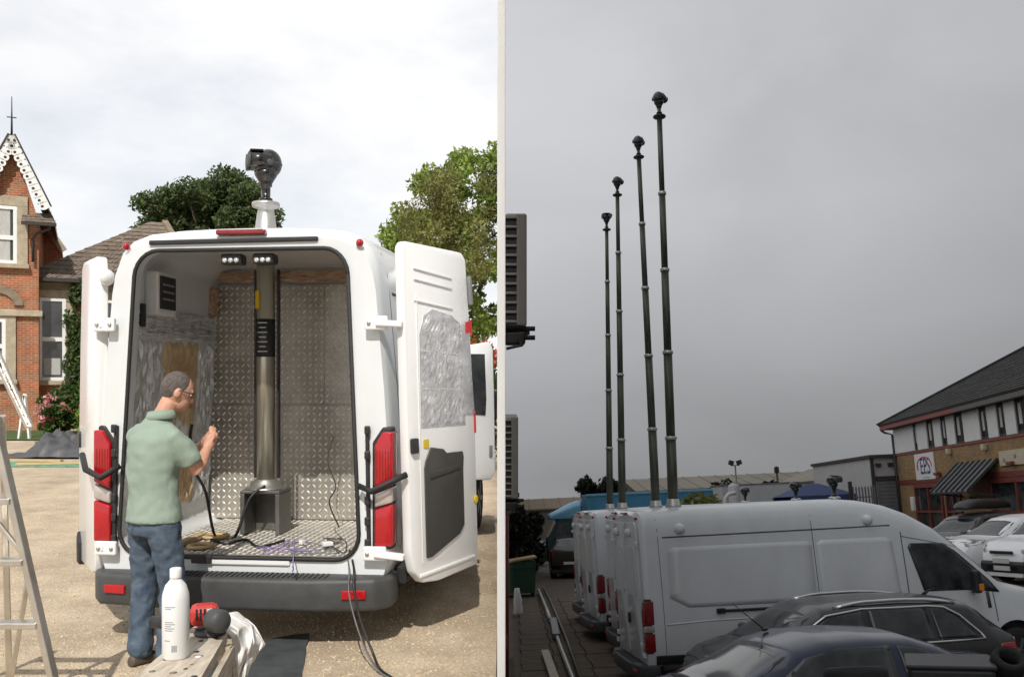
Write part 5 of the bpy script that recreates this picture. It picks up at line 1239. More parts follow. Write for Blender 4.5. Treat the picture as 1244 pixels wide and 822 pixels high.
# ------------------------------------------------------------------ cars
def car(name, label, Mx, top, belt, W, paint, glass, lamps=True, rails=False, mirrors=True, chrome=False, cat='car', group=None, wheels=(.85, 3.5), wr=.32, tail='red_lens_dark', roofw=.74, door=2.2, wf=None):
    t = thing(name, label, cat, Mx, group); Ln = top[-1][0]
    wf = wf or [(0, .80), (.10, .90), (.35, .97), (.9, 1), (Ln - 1.0, 1), (Ln - .4, .95), (Ln - .12, .84), (Ln, .70)]
    def sec(y):
        T = interp(top, y); wd = W * interp(wf, y); zb = belt; g = max(0, min(1, (T - zb) / .30)); 
        zs = min(zb, T - .02)
        lo = [(.90 * wd, .20), (.985 * wd, .28), (1.0 * wd, .42), (1.0 * wd, .62 * zs + .06), (.985 * wd, zs - .10), (.955 * wd, zs - .02)]
        rw = roofw + (.93 - roofw) * (1 - g)
        a = [(rw * wd + (.945 - rw) * wd * .45, zs + (T - zs) * .45), (rw * wd + .012, T - .105 * g - .012), ((rw - .045) * wd, T - .060 * g - .008), ((rw - .14) * wd, T - .030 * g - .004), (.32 * wd, T - .008), (0, T)]
        return lo + a
    ys = sorted(set([y for y, _ in top] + [y for y, _ in wf] + [Ln * i / 34 for i in range(35)]))
    sh = Shell(ys, sec); b = sh.mesh().build('body', paint, t)
    cs = []
    for sd in (-1, 1):
        for wy in wheels: cs.append(MB().cyl((sd * (W - .28), wy, wr), (sd * (W + .3), wy, wr), wr + .06, n=30).build('cutter', 'black_plastic'))
    cut(b, *cs); smooth(b, 38)
    for sd in (-1, 1):
        for wy in wheels: wheel(t, sd * (W - .02), wy, wr, .2)
        for g in glass['side']:
            mb = MB(); sh.patch(mb, g, sd, .005, 8, 8); mb.build('window', 'glass', t)
        if chrome:
            mb = MB(); ol = glass['outline']; sh.strip(mb, ol + [ol[0]], sd, .016, .006); mb.build('chrome_strip', 'chrome', t)
        mb = MB()
        for yy in (door - 1.05, door, door + 1.0): sh.patch(mb, [(yy, .32), (yy + .008, .32), (yy + .008, belt - .03), (yy, belt - .03)], sd, .002, 6, 1)
        mb.build('door_seam', 'black_plastic', t)
        for yy in (door - .9, door + .1):
            mb = MB(); sh.patch(mb, [(yy, belt - .15), (yy + .18, belt - .15), (yy + .18, belt - .115), (yy, belt - .115)], sd, .028, 2, 2); mb.build('door_handle', paint, t)
        if rails:
            y0, y1 = rails; mb = MB(); n = 12
            pts = [(sd * (W * roofw - .07), y0 + (y1 - y0) * k / n, sh.top(W * roofw - .07, y0 + (y1 - y0) * k / n) + .030 * min(1, 4 * min(k, n - k) / n) + .006) for k in range(n + 1)]
            mb.tube(pts, .021, 8); mb.build('roof_rail', 'chrome', t)
        if mirrors:
            my = glass['mirror']; mb = MB(); mb.box((sd * (W + .10), my, belt + .07), (.20, .13, .14), bev=.045); mb.bar((sd * (W - .06), my + .03, belt + .0), (sd * (W + .06), my, belt + .05), .06, .04); o = mb.build('wing_mirror', paint, t)
            MB().box((sd * (W + .10), my - .068, belt + .07), (.16, .006, .10), bev=.003).build('mirror_glass', 'chrome', o)
        # lamps front and rear
        fz = glass.get('lampz', .68); mb = MB(); sh.patch(mb, [(Ln - .42, fz + .02), (Ln - .06, fz - .05), (Ln - .05, fz + .04), (Ln - .20, fz + .12), (Ln - .55, fz + .13)], sd, .008, 5, 6); mb.build('headlight', 'lamp_lens', t)
        rz = glass.get('tailz', .88); mb = MB(); sh.patch(mb, [(.015, rz - .09), (.30, rz - .06), (.34, rz + .05), (.03, rz + .10)], sd, .010, 4, 5); mb.build('tail_light', tail, t)
    ws = glass['screen']; mb = MB(); sh.toppatch(mb, ws[0], ws[1], W * roofw * .90, W * .84, .005, 9); mb.build('windscreen', 'glass', t)
    if 'rear' in glass:
        ws = glass['rear']; mb = MB(); sh.toppatch(mb, ws[0], ws[1], W * .78, W * roofw * .86, .005, 8); mb.build('rear_window', 'glass', t)
    mb = MB(); mb.box((0, Ln - .03, .40), (W * 1.15, .10, .16), bev=.03); mb.build('grille', 'black_plastic', t)
    MB().box((0, Ln + .025, .40), (.52, .015, .11), bev=.003).build('number_plate', 'plate', t)
    MB().box((0, -.012, glass.get('rplate', .62)), (.52, .015, .11), bev=.003).build('number_plate', 'plate', t)
    return t, sh
def est():
    top = [(0, .60), (.02, .86), (.10, 1.02), (.45, 1.33), (.62, 1.42), (.9, 1.462), (1.6, 1.495), (2.3, 1.49), (2.75, 1.45), (3.1, 1.30), (3.55, 1.03), (3.7, .98), (4.3, .90), (4.6, .80), (4.74, .66), (4.78, .5)]
    gl = dict(side=[[(.62, 1.0), (1.22, 1.0), (1.22, 1.36), (1.05, 1.34), (.85, 1.24)], [(1.28, .99), (2.14, .99), (2.14, 1.38), (1.28, 1.37)], [(2.22, .99), (3.28, .99), (3.14, 1.10), (2.72, 1.32), (2.22, 1.38)]],
              outline=[(.56, .985), (3.36, .975), (3.15, 1.12), (2.72, 1.34), (2.2, 1.395), (1.25, 1.385), (1.02, 1.365), (.82, 1.26), (.60, 1.05)], screen=(2.92, 3.62), rear=(.12, .50), mirror=3.15, tailz=.86)
    return top, .96, .92, gl
# dark estate in front of the nearest van, nose to the left
top, bl, W, gl = est(); KY = .90; ky = lambda a: a * KY if a < 3.4 else KY * 3.4 + (a - 3.4) * .6; top = [(ky(a), b) for a, b in top]; gl = dict(gl, side=[[(a * KY, b) for a, b in g] for g in gl['side']], outline=[(a * KY, b) for a, b in gl['outline']], screen=(2.92 * KY, 3.52 * KY), rear=(.12 * KY, .5 * KY), mirror=3.15 * KY)
b0 = Rp(1186, 720, 12.3); t, sh = car('estate_car', 'black estate car with silver roof rails parked beside the nearest white van', MRt(b0.x, 12.3, 0, R(97)), top, bl, W, 'paint_estate', gl, rails=(.72, 2.3), chrome=True, tail='red_lens', wheels=(.85, 3.15), door=1.96)
MB().tube([(0, .75, 1.45), (0, .66, 1.50), (0, .58, 1.52)], [.025, .012, .005], 8).build('roof_aerial', 'black_plastic', t)
top2 = [(0, .55), (.03, .88), (.10, 1.00), (.60, 1.05), (.78, 1.08), (1.25, 1.31), (1.55, 1.40), (2.0, 1.435), (2.45, 1.43), (2.8, 1.37), (3.25, 1.15), (3.55, .985), (3.7, .95), (4.2, .87), (4.42, .76), (4.5, .6)]
gl2 = dict(side=[[(1.05, .98), (1.75, .97), (1.75, 1.32), (1.55, 1.29), (1.30, 1.18)], [(1.83, .97), (3.15, .97), (3.02, 1.08), (2.72, 1.27), (2.35, 1.335), (1.83, 1.33)]], outline=[(1.0, .965), (3.3, .955)], screen=(2.88, 3.58), rear=(.70, 1.28), mirror=3.0, tailz=.84)
b0 = Rp(1226, 760, 10.0); t, sh = car('saloon_car', 'dark blue saloon car in front of the black estate, lowest in the yard', MRt(b0.x, 10.0, 0, R(100)), top2, .94, .88, 'paint_navy', gl2, wheels=(.85, 3.45), door=1.95)
MB().tube([(.35, 2.62, 1.41), (.37, 2.95, 1.70)], [.008, .004], 6).build('roof_aerial', 'black_plastic', t)
MB().ball((.35, 2.62, 1.415), (.03, .04, .02), 8).build('aerial_base', 'black_plastic', t)
# wiper of the estate's screen: long blade from the cowl
# trailer box with tyres in the nearest corner
p = Rp(1157, 815, 7.7); tb = thing('box_trailer', 'black box trailer with a flat lid in the bottom right corner of the yard', 'trailer', MRt(p.x, 7.7, 0, R(-22)))
zt_ = p.z
MB().box((0, .45, zt_ - .34), (.66, .6, .66), bev=.03).build('box', 'black_plastic', tb); MB().box((0, .45, zt_ + .005), (.69, .64, .035), bev=.012).build('lid', 'black_plastic', tb)
MB().box((0, .45, zt_ - .76), (1.9, 1.1, .10), bev=.02).build('deck', 'black_plastic', tb)
for sx in (-1, 1): wheel(tb, sx * .98, .5, .30, .18)
MB().bar((0, 0, zt_ - .78), (0, -1.3, zt_ - .85), .07, .07).build('drawbar', 'steel_pipe', tb)
def tyre(label, px, py, Y, r, tilt):
    p = Rp(px, py, Y); t = tag(MB().lathe([(r * .60, -.08), (r * .9, -.09), (r, -.05), (r, .05), (r * .9, .09), (r * .60, .08), (r * .56, 0), (r * .60, -.08)], n=30).build('tyre', 'tyre'), label, 'tyre', 'spare tyres by the black trailer')
    t.matrix_world = MRt(p.x, Y, p.z) @ Matrix.Rotation(tilt, 4, 'X') 
    for q in t.data.polygons: q.use_smooth = True
tyre('black tyre lying left of the black box trailer lid', 1040, 824, 7.6, .25, R(-8))
tyre('black tyre leaning at the right of the black box trailer lid', 1224, 806, 7.9, .135, R(38))
# ---- cars on the far right
top3 = [(0, .6), (.03, .95), (.12, 1.12), (.45, 1.45), (.7, 1.56), (1.4, 1.63), (2.2, 1.62), (2.6, 1.55), (3.0, 1.35), (3.35, 1.12), (3.5, 1.07), (4.0, 1.0), (4.25, .88), (4.36, .72), (4.40, .5)]
gl3 = dict(side=[[(.60, 1.14), (1.20, 1.12), (1.20, 1.48), (.95, 1.46)], [(1.26, 1.11), (2.02, 1.10), (2.02, 1.50), (1.26, 1.49)], [(2.1, 1.09), (3.10, 1.08), (2.98, 1.18), (2.55, 1.44), (2.1, 1.50)]], outline=[(.6, 1.1), (3, 1.1)], screen=(2.78, 3.42), rear=(.15, .52), mirror=2.95, lampz=.88, tailz=.98)
b0 = Rp(1152, 640, 20.4); hd = R(118)
def headto(px, Y, yaw, Ln):
    """rear centre such that the nose is at the pixel"""
    n = Rp(px, 640, Y); return n.x + math.sin(yaw) * Ln * 1.0, n.y - math.cos(yaw) * Ln
x_, y_ = headto(1150, 25.6, R(99), 4.4)
car('white_car', 'white crossover car facing left behind the nose of the nearest van', MRt(x_, y_, .45, R(99)), top3, 1.05, .91, 'white_paint', gl3, wheels=(.85, 3.5), wr=.36, door=2.05)
x_, y_ = headto(1212, 22.9, R(104), 4.0)
top4 = [(0, .6), (.03, 1.2), (.10, 1.55), (.3, 1.78), (1.6, 1.83), (2.2, 1.80), (2.6, 1.60), (3.0, 1.22), (3.12, 1.12), (3.6, 1.02), (3.85, .88), (3.96, .7), (4.0, .45)]
gl4 = dict(side=[[(1.9, 1.12), (2.85, 1.10), (2.5, 1.52), (1.9, 1.58)]], outline=[(.6, 1.1), (3, 1.1)], screen=(2.3, 3.05), mirror=2.72, lampz=.82, tailz=.95)
tv, sh4 = car('white_small_van', 'small white van with black bumper at the right edge, nose to the left', MRt(x_, y_, .45, R(104)), top4, 1.06, .90, 'white_paint', gl4, wheels=(.75, 3.2), wr=.32, cat='van', door=1.9)
MB().box((0, 3.90, .42), (1.50, .24, .34), bev=.09).build('front_bumper', 'black_plastic', tv); MB().box((0, 3.99, .78), (.75, .04, .08), bev=.02).build('grille', 'black_plastic', tv)
MB().box((.0, 4.03, .58), (.52, .02, .12), bev=.004).build('number_plate', 'plate', tv)
MB().bar((-.3, 1.2, 1.93), (-.3, 3.2, 1.93), .22, .05).build('roof_board', 'wood', tv)
x_, y_ = headto(1126, 28.4, R(119), 4.4)
tc_, sh5 = car('dark_car', 'dark car carrying a black roof box, in front of the brick units', MRt(x_, y_, .45, R(119)), top3, 1.05, .90, 'paint_grey', gl3, wheels=(.85, 3.5), wr=.34, door=2.05)
bx_ = thing('roof_box', 'long black roof box on the dark car', 'roof box', tc_.matrix_world @ Matrix.Translation((0, 1.6, 1.72)))
mb = MB(); rg = []
for y, w_, h in ((-1.05, .25, .10), (-1.0, .36, .2), (-.6, .42, .30), (.3, .43, .32), (.8, .38, .26), (1.05, .28, .16), (1.12, .15, .08)):
    rg.append([(w_ * a, y, .02 + h * b) for a, b in ((-1, .0), (-1, .45), (-.88, .8), (-.5, 1), (.5, 1), (.88, .8), (1, .45), (1, 0))])
mb.rings(rg, True); mb.build('shell', 'black_plastic', bx_)
for y in (-.45, .45): MB().bar((-.62, y, -.02), (.62, y, -.02), .06, .035).build('cross_bar', 'chrome', bx_)
fg = MB().box((24.6, 40, .2), (29.2, 42, .5)).build('forecourt', 'concrete_yard', None, 'structure'); fg.matrix_world = MR; fg['label'] = 'raised concrete forecourt in front of the brick units'
# ---- vehicles at the back left
p = Rg(683, 703); car('black_suv', 'black off roader parked at the back, left of the row of vans', MRt(p.x + .35, p.y, 0, R(-12)), [(y, z * 1.10) for y, z in top3], 1.14, .95, 'paint_black', dict(gl3, side=[[(a, b * 1.09) for a, b in g] for g in gl3['side']]), wheels=(.85, 3.5), wr=.38, door=2.05)
p = Rg(642, 690); car('grey_car', 'dark grey hatchback at the back beside the green bin', MRt(p.x + .6, p.y + 1.5, 0, R(40)), [(y * .9, z * .9) for y, z in top3], .96, .86, 'paint_estate', dict(gl3, side=[[(a * .9, b * .9) for a, b in g] for g in gl3['side']], screen=(2.5, 3.08), rear=(.14, .47), mirror=2.65, lampz=.78), wheels=(.75, 3.1), wr=.31, door=1.85)
# blue lorry with box body
LY = 38.0
a = Rp(866, 593, LY); b = Rp(712, 600, LY); zt_ = a.z; cabx = Rp(664, 640, LY).x
lo_ = thing('lorry', 'light blue box lorry parked behind the row of vans, cab to the left', 'lorry', MRt(b.x, LY, 0))
Wb = a.x - b.x
MB().box((Wb / 2, 1.25, (zt_ + 1.0) / 2), (Wb, 2.5, zt_ - 1.0), bev=.03).build('box_body', 'lorry_blue', lo_)
for k in range(9): MB().box((Wb * (k + .5) / 9, -.012, (zt_ + 1.0) / 2), (.05, .03, zt_ - 1.1)).build('side_rib', 'lorry_blue', lo_)
MB().box((Wb / 2, -.02, zt_ - .05), (Wb, .05, .08)).build('top_rail', 'lorry_light', lo_)
cx_ = cabx - b.x
MB().prism([(cx_ + .05, .6), (-.15, .6), (-.15, 2.35), (cx_ + .5, 2.35), (cx_ + .02, 1.5)], lambda q, d: (q[0], d, q[1]), .05, 2.4).build('cab', 'lorry_dark', lo_)
MB().prism([(cx_ + .55, 2.2), (-.75, 2.2), (-.75, 1.55), (cx_ + .22, 1.55)], lambda q, d: (q[0], d, q[1]), .035, .06).build('window', 'glass', lo_)
MB().prism([(cx_ + .08, 1.6), (cx_ + .44, 2.26), (cx_ + .41, 2.28), (cx_ + .05, 1.62)], lambda q, d: (q[0], d, q[1]), .2, 2.25).build('windscreen', 'glass', lo_)
mb = MB(); rg = []
z_ = [Rp(672, 626, LY).z, Rp(672, 618, LY).z, Rp(698, 607, LY).z]
for y, s in ((.1, .75), (.35, 1), (2.1, 1), (2.35, .75)):
    rg.append([(cx_ + .15, y, 2.36), (-.25, y, 2.36), (-.22, y, 2.36 + (z_[2] - 2.36) * s), (-.6, y, 2.36 + (z_[2] - 2.40) * s * .9), (cx_ + .6, y, 2.36 + .42 * s), (cx_ + .15, y, 2.36 + .22 * s)])
mb.rings(rg, True, sm=False); o = mb.build('roof_deflector', 'lorry_light', lo_); modded(o, ('BEVEL', dict(width=.06, segments=3))); smooth(o)
for x in (cx_ + .9, Wb * .55, Wb * .72):
    wheel(lo_, x + .0, .2, .48, .3) if False else MB().lathe([(.3, -.15), (.48, -.13), (.48, .13), (.3, .15), (.1, .12)], (x, .2, .48), 22, ax=(0, -1, 0)).build('wheel', 'tyre', lo_)
MB().box(((Wb + cx_) / 2, 1.2, .75), (Wb - cx_ - .3, 1.0, .25)).build('chassis', 'black_plastic', lo_)
# hedges and trees at the back
def rb(px, Y): return MRt(Rp(px, 640, Y).x, Y, 0)
bush('hedge', 'dark overgrown hedge at the back beside the dividing wall', rb(634, 41.5), (.95, .9, 1.5), 'leaf_dark', 70, 110, .13, 41, 'hedge')
bush('shrub', 'dark bush behind the green bin by the wall', rb(627, 37), (.62, .8, 1.25), 'leaf_dark', 40, 90, .12, 42)
cl = []; rr = random.Random(31); Y = 47.0; c0 = Rp(722, 640, Y)
while len(cl) < 34:
    px = rr.uniform(707, 750); top = interp([(705, 590), (713, 578), (722, 586), (732, 582), (742, 577), (752, 592)], px); py = top + 3 + rr.random() * 34
    q = Rp(px, py, Y); cl.append(((q.x - c0.x, rr.uniform(-.7, .7), q.z), (.42, .5, .36)))
tree('conifer_tree', 'dark ragged tree standing behind the blue lorry', MRt(c0.x, Y, 0), 4.2, cl, .13, 'leaf_dark', 110, 31, .14)
for k, (px, tp, Y, wd, lab) in enumerate(((871, 583, 55, .9, 'dark bushy tree behind the right end of the blue lorry'), (880, 590, 52, .7, 'small dark bush beside the white trailer'), (842, 601, 36, .9, 'pale twiggy shrub in front of the blue lorry'))):
    c0 = Rp(px, tp, Y); n = 22; rr = random.Random(k); cl = [((rr.uniform(-wd, wd), rr.uniform(-.5, .5), c0.z - .2 - rr.random() * 1.6), (.4, .4, .36)) for _ in range(n)]
    tree('shrub_tree', lab, MRt(c0.x, Y, 0), c0.z, cl, .13, 'leaf_dark' if k < 2 else 'leaf_brown', 80, 50 + k, .1)
bush('hedge', 'long dark hedge line before the far warehouse', MRt(Rp(960, 640, 66).x, 66, 0), (7.5, .8, 2.1), 'leaf_dark', 90, 70, .22, 44, 'hedge')
# far warehouse
def roofbox(t, x0, x1, y0, y1, ze, zr, rm, wm, rib=0):
    MB().prism([(y0, 0), (y1, 0), (y1, ze), ((y0 + y1) / 2, zr - .05), (y0, ze)], lambda q, d: (d, q[0], q[1]), x0, x1).build('wall', wm, t)
    ym = (y0 + y1) / 2; dl = .35
    for s in (-1, 1):
        ye = y0 - dl if s < 0 else y1 + dl
        mb = MB(); mb.prism([(ye, ze - .12), (ym, zr), (ym, zr + .12), (ye, ze + .02)], lambda q, d: (d, q[0], q[1]), x0 - .3, x1 + .3); rf = mb.build('roof', rm, t)
        if rib and s < 0:
            for k in range(rib):
                x = x0 + (x1 - x0) * (k + .5) / rib; MB().bar((x, ye, ze + .05), (x, ym, zr + .15), .12, .06).build('roof_rib', rm, rf)
Y = 88.0; p0 = Rp(775, 592, Y); p1 = Rp(1075, 590, Y)
wh = thing('warehouse', 'long low warehouse with pale brown roof on the skyline', 'warehouse', MRt(p0.x, Y, 0, R(0)))
zr = Rp(930, 576, Y + 9).z; roofbox(wh, 0, p1.x - p0.x + 4, 0, 18, zr - 1.3, zr, 'shed_roof', 'shed_wall', 16)
Y = 95.0; p0 = Rp(600, 600, Y); p1 = Rp(716, 600, Y); w2 = thing('warehouse', 'low brown shed on the skyline left of the vans', 'warehouse', MRt(p0.x + 1.2, Y, 0)); zr = Rp(660, 606, Y).z
roofbox(w2, 0, p1.x - p0.x, 0, 10, zr - 1.0, zr, 'stone_dark', 'shed_wall', 6)
# white trailer, tank post, pipe elbow
Y = 46.0; a = Rp(876, 590, Y); b = Rp(962, 588, Y)
tr_ = thing('trailer', 'long off white box trailer behind the vans', 'trailer', MRt(a.x, Y, 0)); W_ = b.x - a.x
MB().box((W_ / 2, 1.2, (a.z + 1) / 2), (W_, 2.4, a.z - 1), bev=.04).build('box_body', 'trailer_white', tr_); MB().box((W_ / 2, 1.2, a.z + .02), (W_ + .04, 2.46, .06)).build('roof_cap', 'shutter', tr_)
for x in (W_ * .7, W_ * .85): MB().lathe([(.3, -.15), (.48, -.13), (.48, .13), (.1, .12)], (x, .2, .48), 20, ax=(0, -1, 0)).build('wheel', 'tyre', tr_)
MB().box((W_ / 2, 1.2, .85), (W_ * .95, .9, .25)).build('chassis', 'black_plastic', tr_); MB().box((W_ * .2, .5, .4), (.12, .12, .8)).build('landing_leg', 'black_plastic', tr_)
Y = 43.0; a = Rp(891, 588, Y); tag(MB().lathe([(.26, 0), (.26, a.z - .1), (.2, a.z), (.05, a.z + .05)], n=18).build('tank', 'trailer_white'), 'slim off white tank standing left of the long trailer', 'tank').matrix_world = MRt(a.x, Y, 0)
Y = 34.0; a = Rp(881, 612, Y); el = tag(MB().tube([(0, 0, 0), (0, 0, a.z), (.03, 0, a.z + .22), (.16, 0, a.z + .36), (.42, 0, a.z + .40)], .075, 12).build('pipe_elbow', 'shed_white'), 'white bent vent pipe showing over the roof of the nearest van', 'vent pipe'); el.matrix_world = MRt(a.x, Y, 0)
# floodlight, pole
Y = 60.0; a = Rp(893, 565, Y); fl = thing('floodlight_post', 'tall post with two square floodlights on the skyline', 'floodlight', MRt(a.x, Y, 0))
MB().cyl((0, 0, 0), (0, 0, a.z), .07, .05, n=10).build('post', 'shutter', fl); MB().bar((-.3, 0, a.z), (.3, 0, a.z), .06, .06).build('cross_arm', 'shutter', fl)
for s in (-1, 1): MB().box((s * .26, -.05, a.z + .18), (.34, .18, .30), Matrix.Rotation(R(-15 * s), 3, 'Y'), .03).build('lamp', 'black_plastic', fl)
Y = 75.0; a = Rp(943, 566, Y); pl_ = thing('telegraph_pole', 'short dark pole with fittings above the far warehouse', 'pole', MRt(a.x, Y, 0)); MB().cyl((0, 0, 0), (0, 0, a.z), .11, .09, n=8).build('pole', 'bark', pl_); MB().box((0, 0, a.z - .3), (.35, .3, .5), bev=.05).build('transformer', 'black_plastic', pl_)
# blue tent
Y = 41.0; a = Rp(962, 603, Y); b = Rp(1041, 600, Y); pk = Rp(1000, 586, Y); tt = thing('gazebo', 'dark blue fabric gazebo behind the nearest van', 'gazebo', MRt(a.x, Y, 0)); W_ = b.x - a.x
mb = MB(); q = [(0, 0, a.z), (W_, 0, a.z), (W_, 3, a.z), (0, 3, a.z)]; mb.add(q + [(W_ * .4, 1.5, pk.z), (W_ * .6, 1.5, pk.z)], [(0, 1, 5, 4), (1, 2, 5), (2, 3, 4, 5), (3, 0, 4)]); mb.build('canopy', 'tent_blue', tt)
MB().box((W_ / 2, .0, a.z - .2), (W_, .02, .42)).build('valance', 'tent_blue', tt); MB().box((W_ / 2, 3.0, a.z - .2), (W_, .02, .42)).build('valance', 'tent_blue', tt)
for x in (.03, W_ - .03):
    for y in (.03, 2.97): MB().bar((x, y, 0), (x, y, a.z), .05, .05, up=(0, 1, 0)).build('leg', 'shutter', tt)
# white shed, grey roller door unit, palisade fence
Y = 52.0; a = Rp(1022, 588, Y); b = Rp(1068, 560, Y); shd = thing('white_shed', 'white metal shed with sloping roof beside the grey roller door unit', 'shed', MRt(a.x, Y, 0)); W_ = b.x - a.x
MB().prism([(0, 0), (W_ + 2, 0), (W_ + 2, b.z), (W_ * .95, b.z), (0, a.z + .3)], lambda q, d: (q[0], d, q[1]), 0, 12).build('wall', 'shed_white', shd)
MB().bar((-.15, 5.9, a.z + .33), (W_ * .96, 5.9, b.z + .05), 12.3, .10, up=(0, 0, 1)).build('roof', 'shed_roof', shd)
for k in range(10): MB().box((W_ * (k + .5) / 10, -.012, a.z * .5), (.04, .03, a.z)).build('wall_rib', 'shed_white', shd)
Y = 43.0; a = Rp(1056, 556, Y); b = Rp(1090, 556, Y); zl = Rp(1056, 584, Y).z; un = thing('garage_unit', 'grey clad unit with a roller shutter beside the brick units', 'garage', MRt(a.x, Y, 0)); W_ = b.x - a.x
MB().box((W_ / 2 + .2, 4, a.z / 2), (W_ + .4, 8, a.z)).build('wall', 'clad_grey', un); MB().box((W_ / 2 + .2, 3.9, a.z + .06), (W_ + .6, 8.3, .14)).build('roof_edge', 'gutter', un)
MB().box((.07, -.05, a.z / 2), (.14, .12, a.z - .01)).build('corner_post', 'gutter', un)
MB().box((W_ / 2 + .1, -.06, zl + .1), (W_ * .86, .14, .2)).build('shutter_box', 'gutter', un)
for k in range(20):
    o = MB().box((W_ / 2 + .1, -.03, zl * (k + .5) / 20), (W_ * .80, .05, zl / 20 - .015), bev=.01).build('shutter_slat', 'shutter', un) if k == 0 else o.copy()
    if k: C.objects.link(o); o.location = (0, 0, zl * k / 20)
for x in (.35, W_ * .7): MB().box((x, -.10, a.z - .35), (.22, .2, .16), bev=.02).build('wall_lamp', 'black_plastic', un)
Y = 40.5; a = Rp(1036, 590, Y); b = Rp(1062, 590, Y); fc = thing('palisade_fence', 'dark steel palisade fence between the gazebo and the grey unit', 'fence', MRt(a.x, Y, 0)); W_ = b.x - a.x
for k in range(8):
    o = MB().prism([(-.035, .05), (.035, .05), (.035, a.z - .1), (0, a.z), (-.035, a.z - .1)], lambda q, d: (q[0], d, q[1]), 0, .02).build('pale', 'shutter', fc) if k == 0 else o.copy()
    if k: C.objects.link(o)
    o.location = (W_ * k / 7, 0, 0)
for z in (.5, a.z - .5): MB().bar((-.1, .045, z), (W_ + .1, .045, z), .04, .05).build('rail', 'shutter', fc)
MB().box((-.1, .05, (a.z + .2) / 2), (.14, .14, a.z + .2)).build('post', 'gutter', fc)
# ------------------------------------------------------------------ brick units with the sign
FD = math.atan(.058)                     # the front runs nearly straight away from the camera
X0 = 15.9
def fy(px, py=560):
    """distance along the front of the pixel; the front is the plane X = X0 + .058 Y"""
    d = Vector(((px - CX) / F, 1, (HY - py) / F)); l = Vector((d.dot(ex), d.dot(ey), d.dot(nz)))
    t = X0 / (l.x - .058 * l.y); return l.y * t, HR + l.z * t
YC, zc = fy(1089, 552)
ORI = MR @ Matrix.Translation((X0 + .058 * YC, YC, 0)) @ Matrix.Rotation(-FD, 4, 'Z')
CO = math.cos(FD)
bu = thing('brick_units', 'two storey buff brick units with white panels and red trim on the right', 'building', ORI)
def fl_(px, py):
    y, z = fy(px, py); return (y - YC) / CO, z       # local: +Y away along the front, X into the building
_, ze = fy(1090, 520); zp = fl_(1089, 553)[1]; zbnd = fl_(1092, 586)[1]; y_end = -25.0
MB().box((5, y_end / 2, zp / 2), (10, -y_end, zp)).build('wall', 'brick_buff', bu)
MB().box((5.03, y_end / 2, (zp + ze) / 2), (9.94, -y_end - .06, ze - zp)).build('upper_wall', 'clad_grey', bu)
MB().box((-.02, y_end / 2, zbnd), (.06, -y_end + .02, .20)).build('brick_band', 'door_red', bu)
MB().box((-.015, y_end / 2, zp + .02), (.05, -y_end + .02, .09)).build('sill_band', 'fascia_red', bu)
zm, hm = (zp + .07 + ze) / 2, ze - zp - .08
pan = [(1086, 1111), (1115, 1127.5), (1136, 1145), (1152, 1162), (1173, 1193), (1203, 1215), (1225, 1238), (1252, 1266), (1276, 1292)]
for a, b in pan:
    ya, yb = fl_(a, 530)[0], fl_(b, 530)[0]; ya = min(ya, -.03)
    MB().box((-.02, (ya + yb) / 2, zm), (.08, abs(ya - yb), hm), bev=.012).build('white_panel', 'clad_white', bu)
for (a, b), (c, d) in zip(pan, pan[1:]):
    ya, yb = fl_(b, 530)[0], fl_(c, 530)[0]; y = (ya + yb) / 2; w_ = abs(ya - yb) - .02
    mb = MB()
    for s in (-1, 1): mb.box((.01, y + s * (w_ / 2 - .04), zm), (.06, .08, hm))
    for s in (-1, 1): mb.box((.011, y, zm + s * (hm / 2 - .04)), (.055, w_ - .16, .08))
    wn = mb.build('window', 'gutter', bu); MB().box((.03, y, zm), (.02, w_ - .1, hm - .1)).build('pane', 'glass', wn)
    MB().box((.012, y + w_ * .18, zm + .1), (.012, w_ * .28, hm * .62)).build('blind', 'curtain', wn)
# roof
yr0 = fl_(1172, 500)[0]
MB().box((-.42, (yr0 + .55) / 2, ze + .14), (.08, .55 - yr0, .28), bev=.01).build('fascia', 'fascia_red', bu)
MB().box((-.42, (yr0 + y_end) / 2, ze + .14), (.08, yr0 - y_end - .01, .28), bev=.01).build('fascia', 'fascia_grey', bu)
MB().box((4.6, .55, ze + .14), (10.1, .08, .28), bev=.01).build('fascia', 'fascia_red', bu)
MB().box((-.18, y_end / 2 + .25, ze + .03), (.42, -y_end + .5, .03)).build('soffit', 'fascia_grey', bu)
e0 = Vector((-.5, .62, ze + .26)); e1 = Vector((-.5, y_end, ze + .26)); g0 = Vector((5, -6.4, ze + 3.4)); g1 = Vector((5, y_end, ze + 3.4)); e2 = Vector((10.5, .62, ze + .26)); e3 = Vector((10.5, y_end, ze + .26))
mb = MB(); mb.add([e0, e1, g1, g0, e2, e3], [(0, 1, 2, 3), (0, 3, 4), (4, 3, 2, 5)]); o = mb.build('roof', 'roof_slate', bu); modded(o, ('SOLIDIFY', dict(thickness=.08)))
rf = o; rr = random.Random(4); mb = MB(); nn = (e1 - e0).cross(g0 - e0).normalized(); nn = -nn if nn.z < 0 else nn; nrow = 26
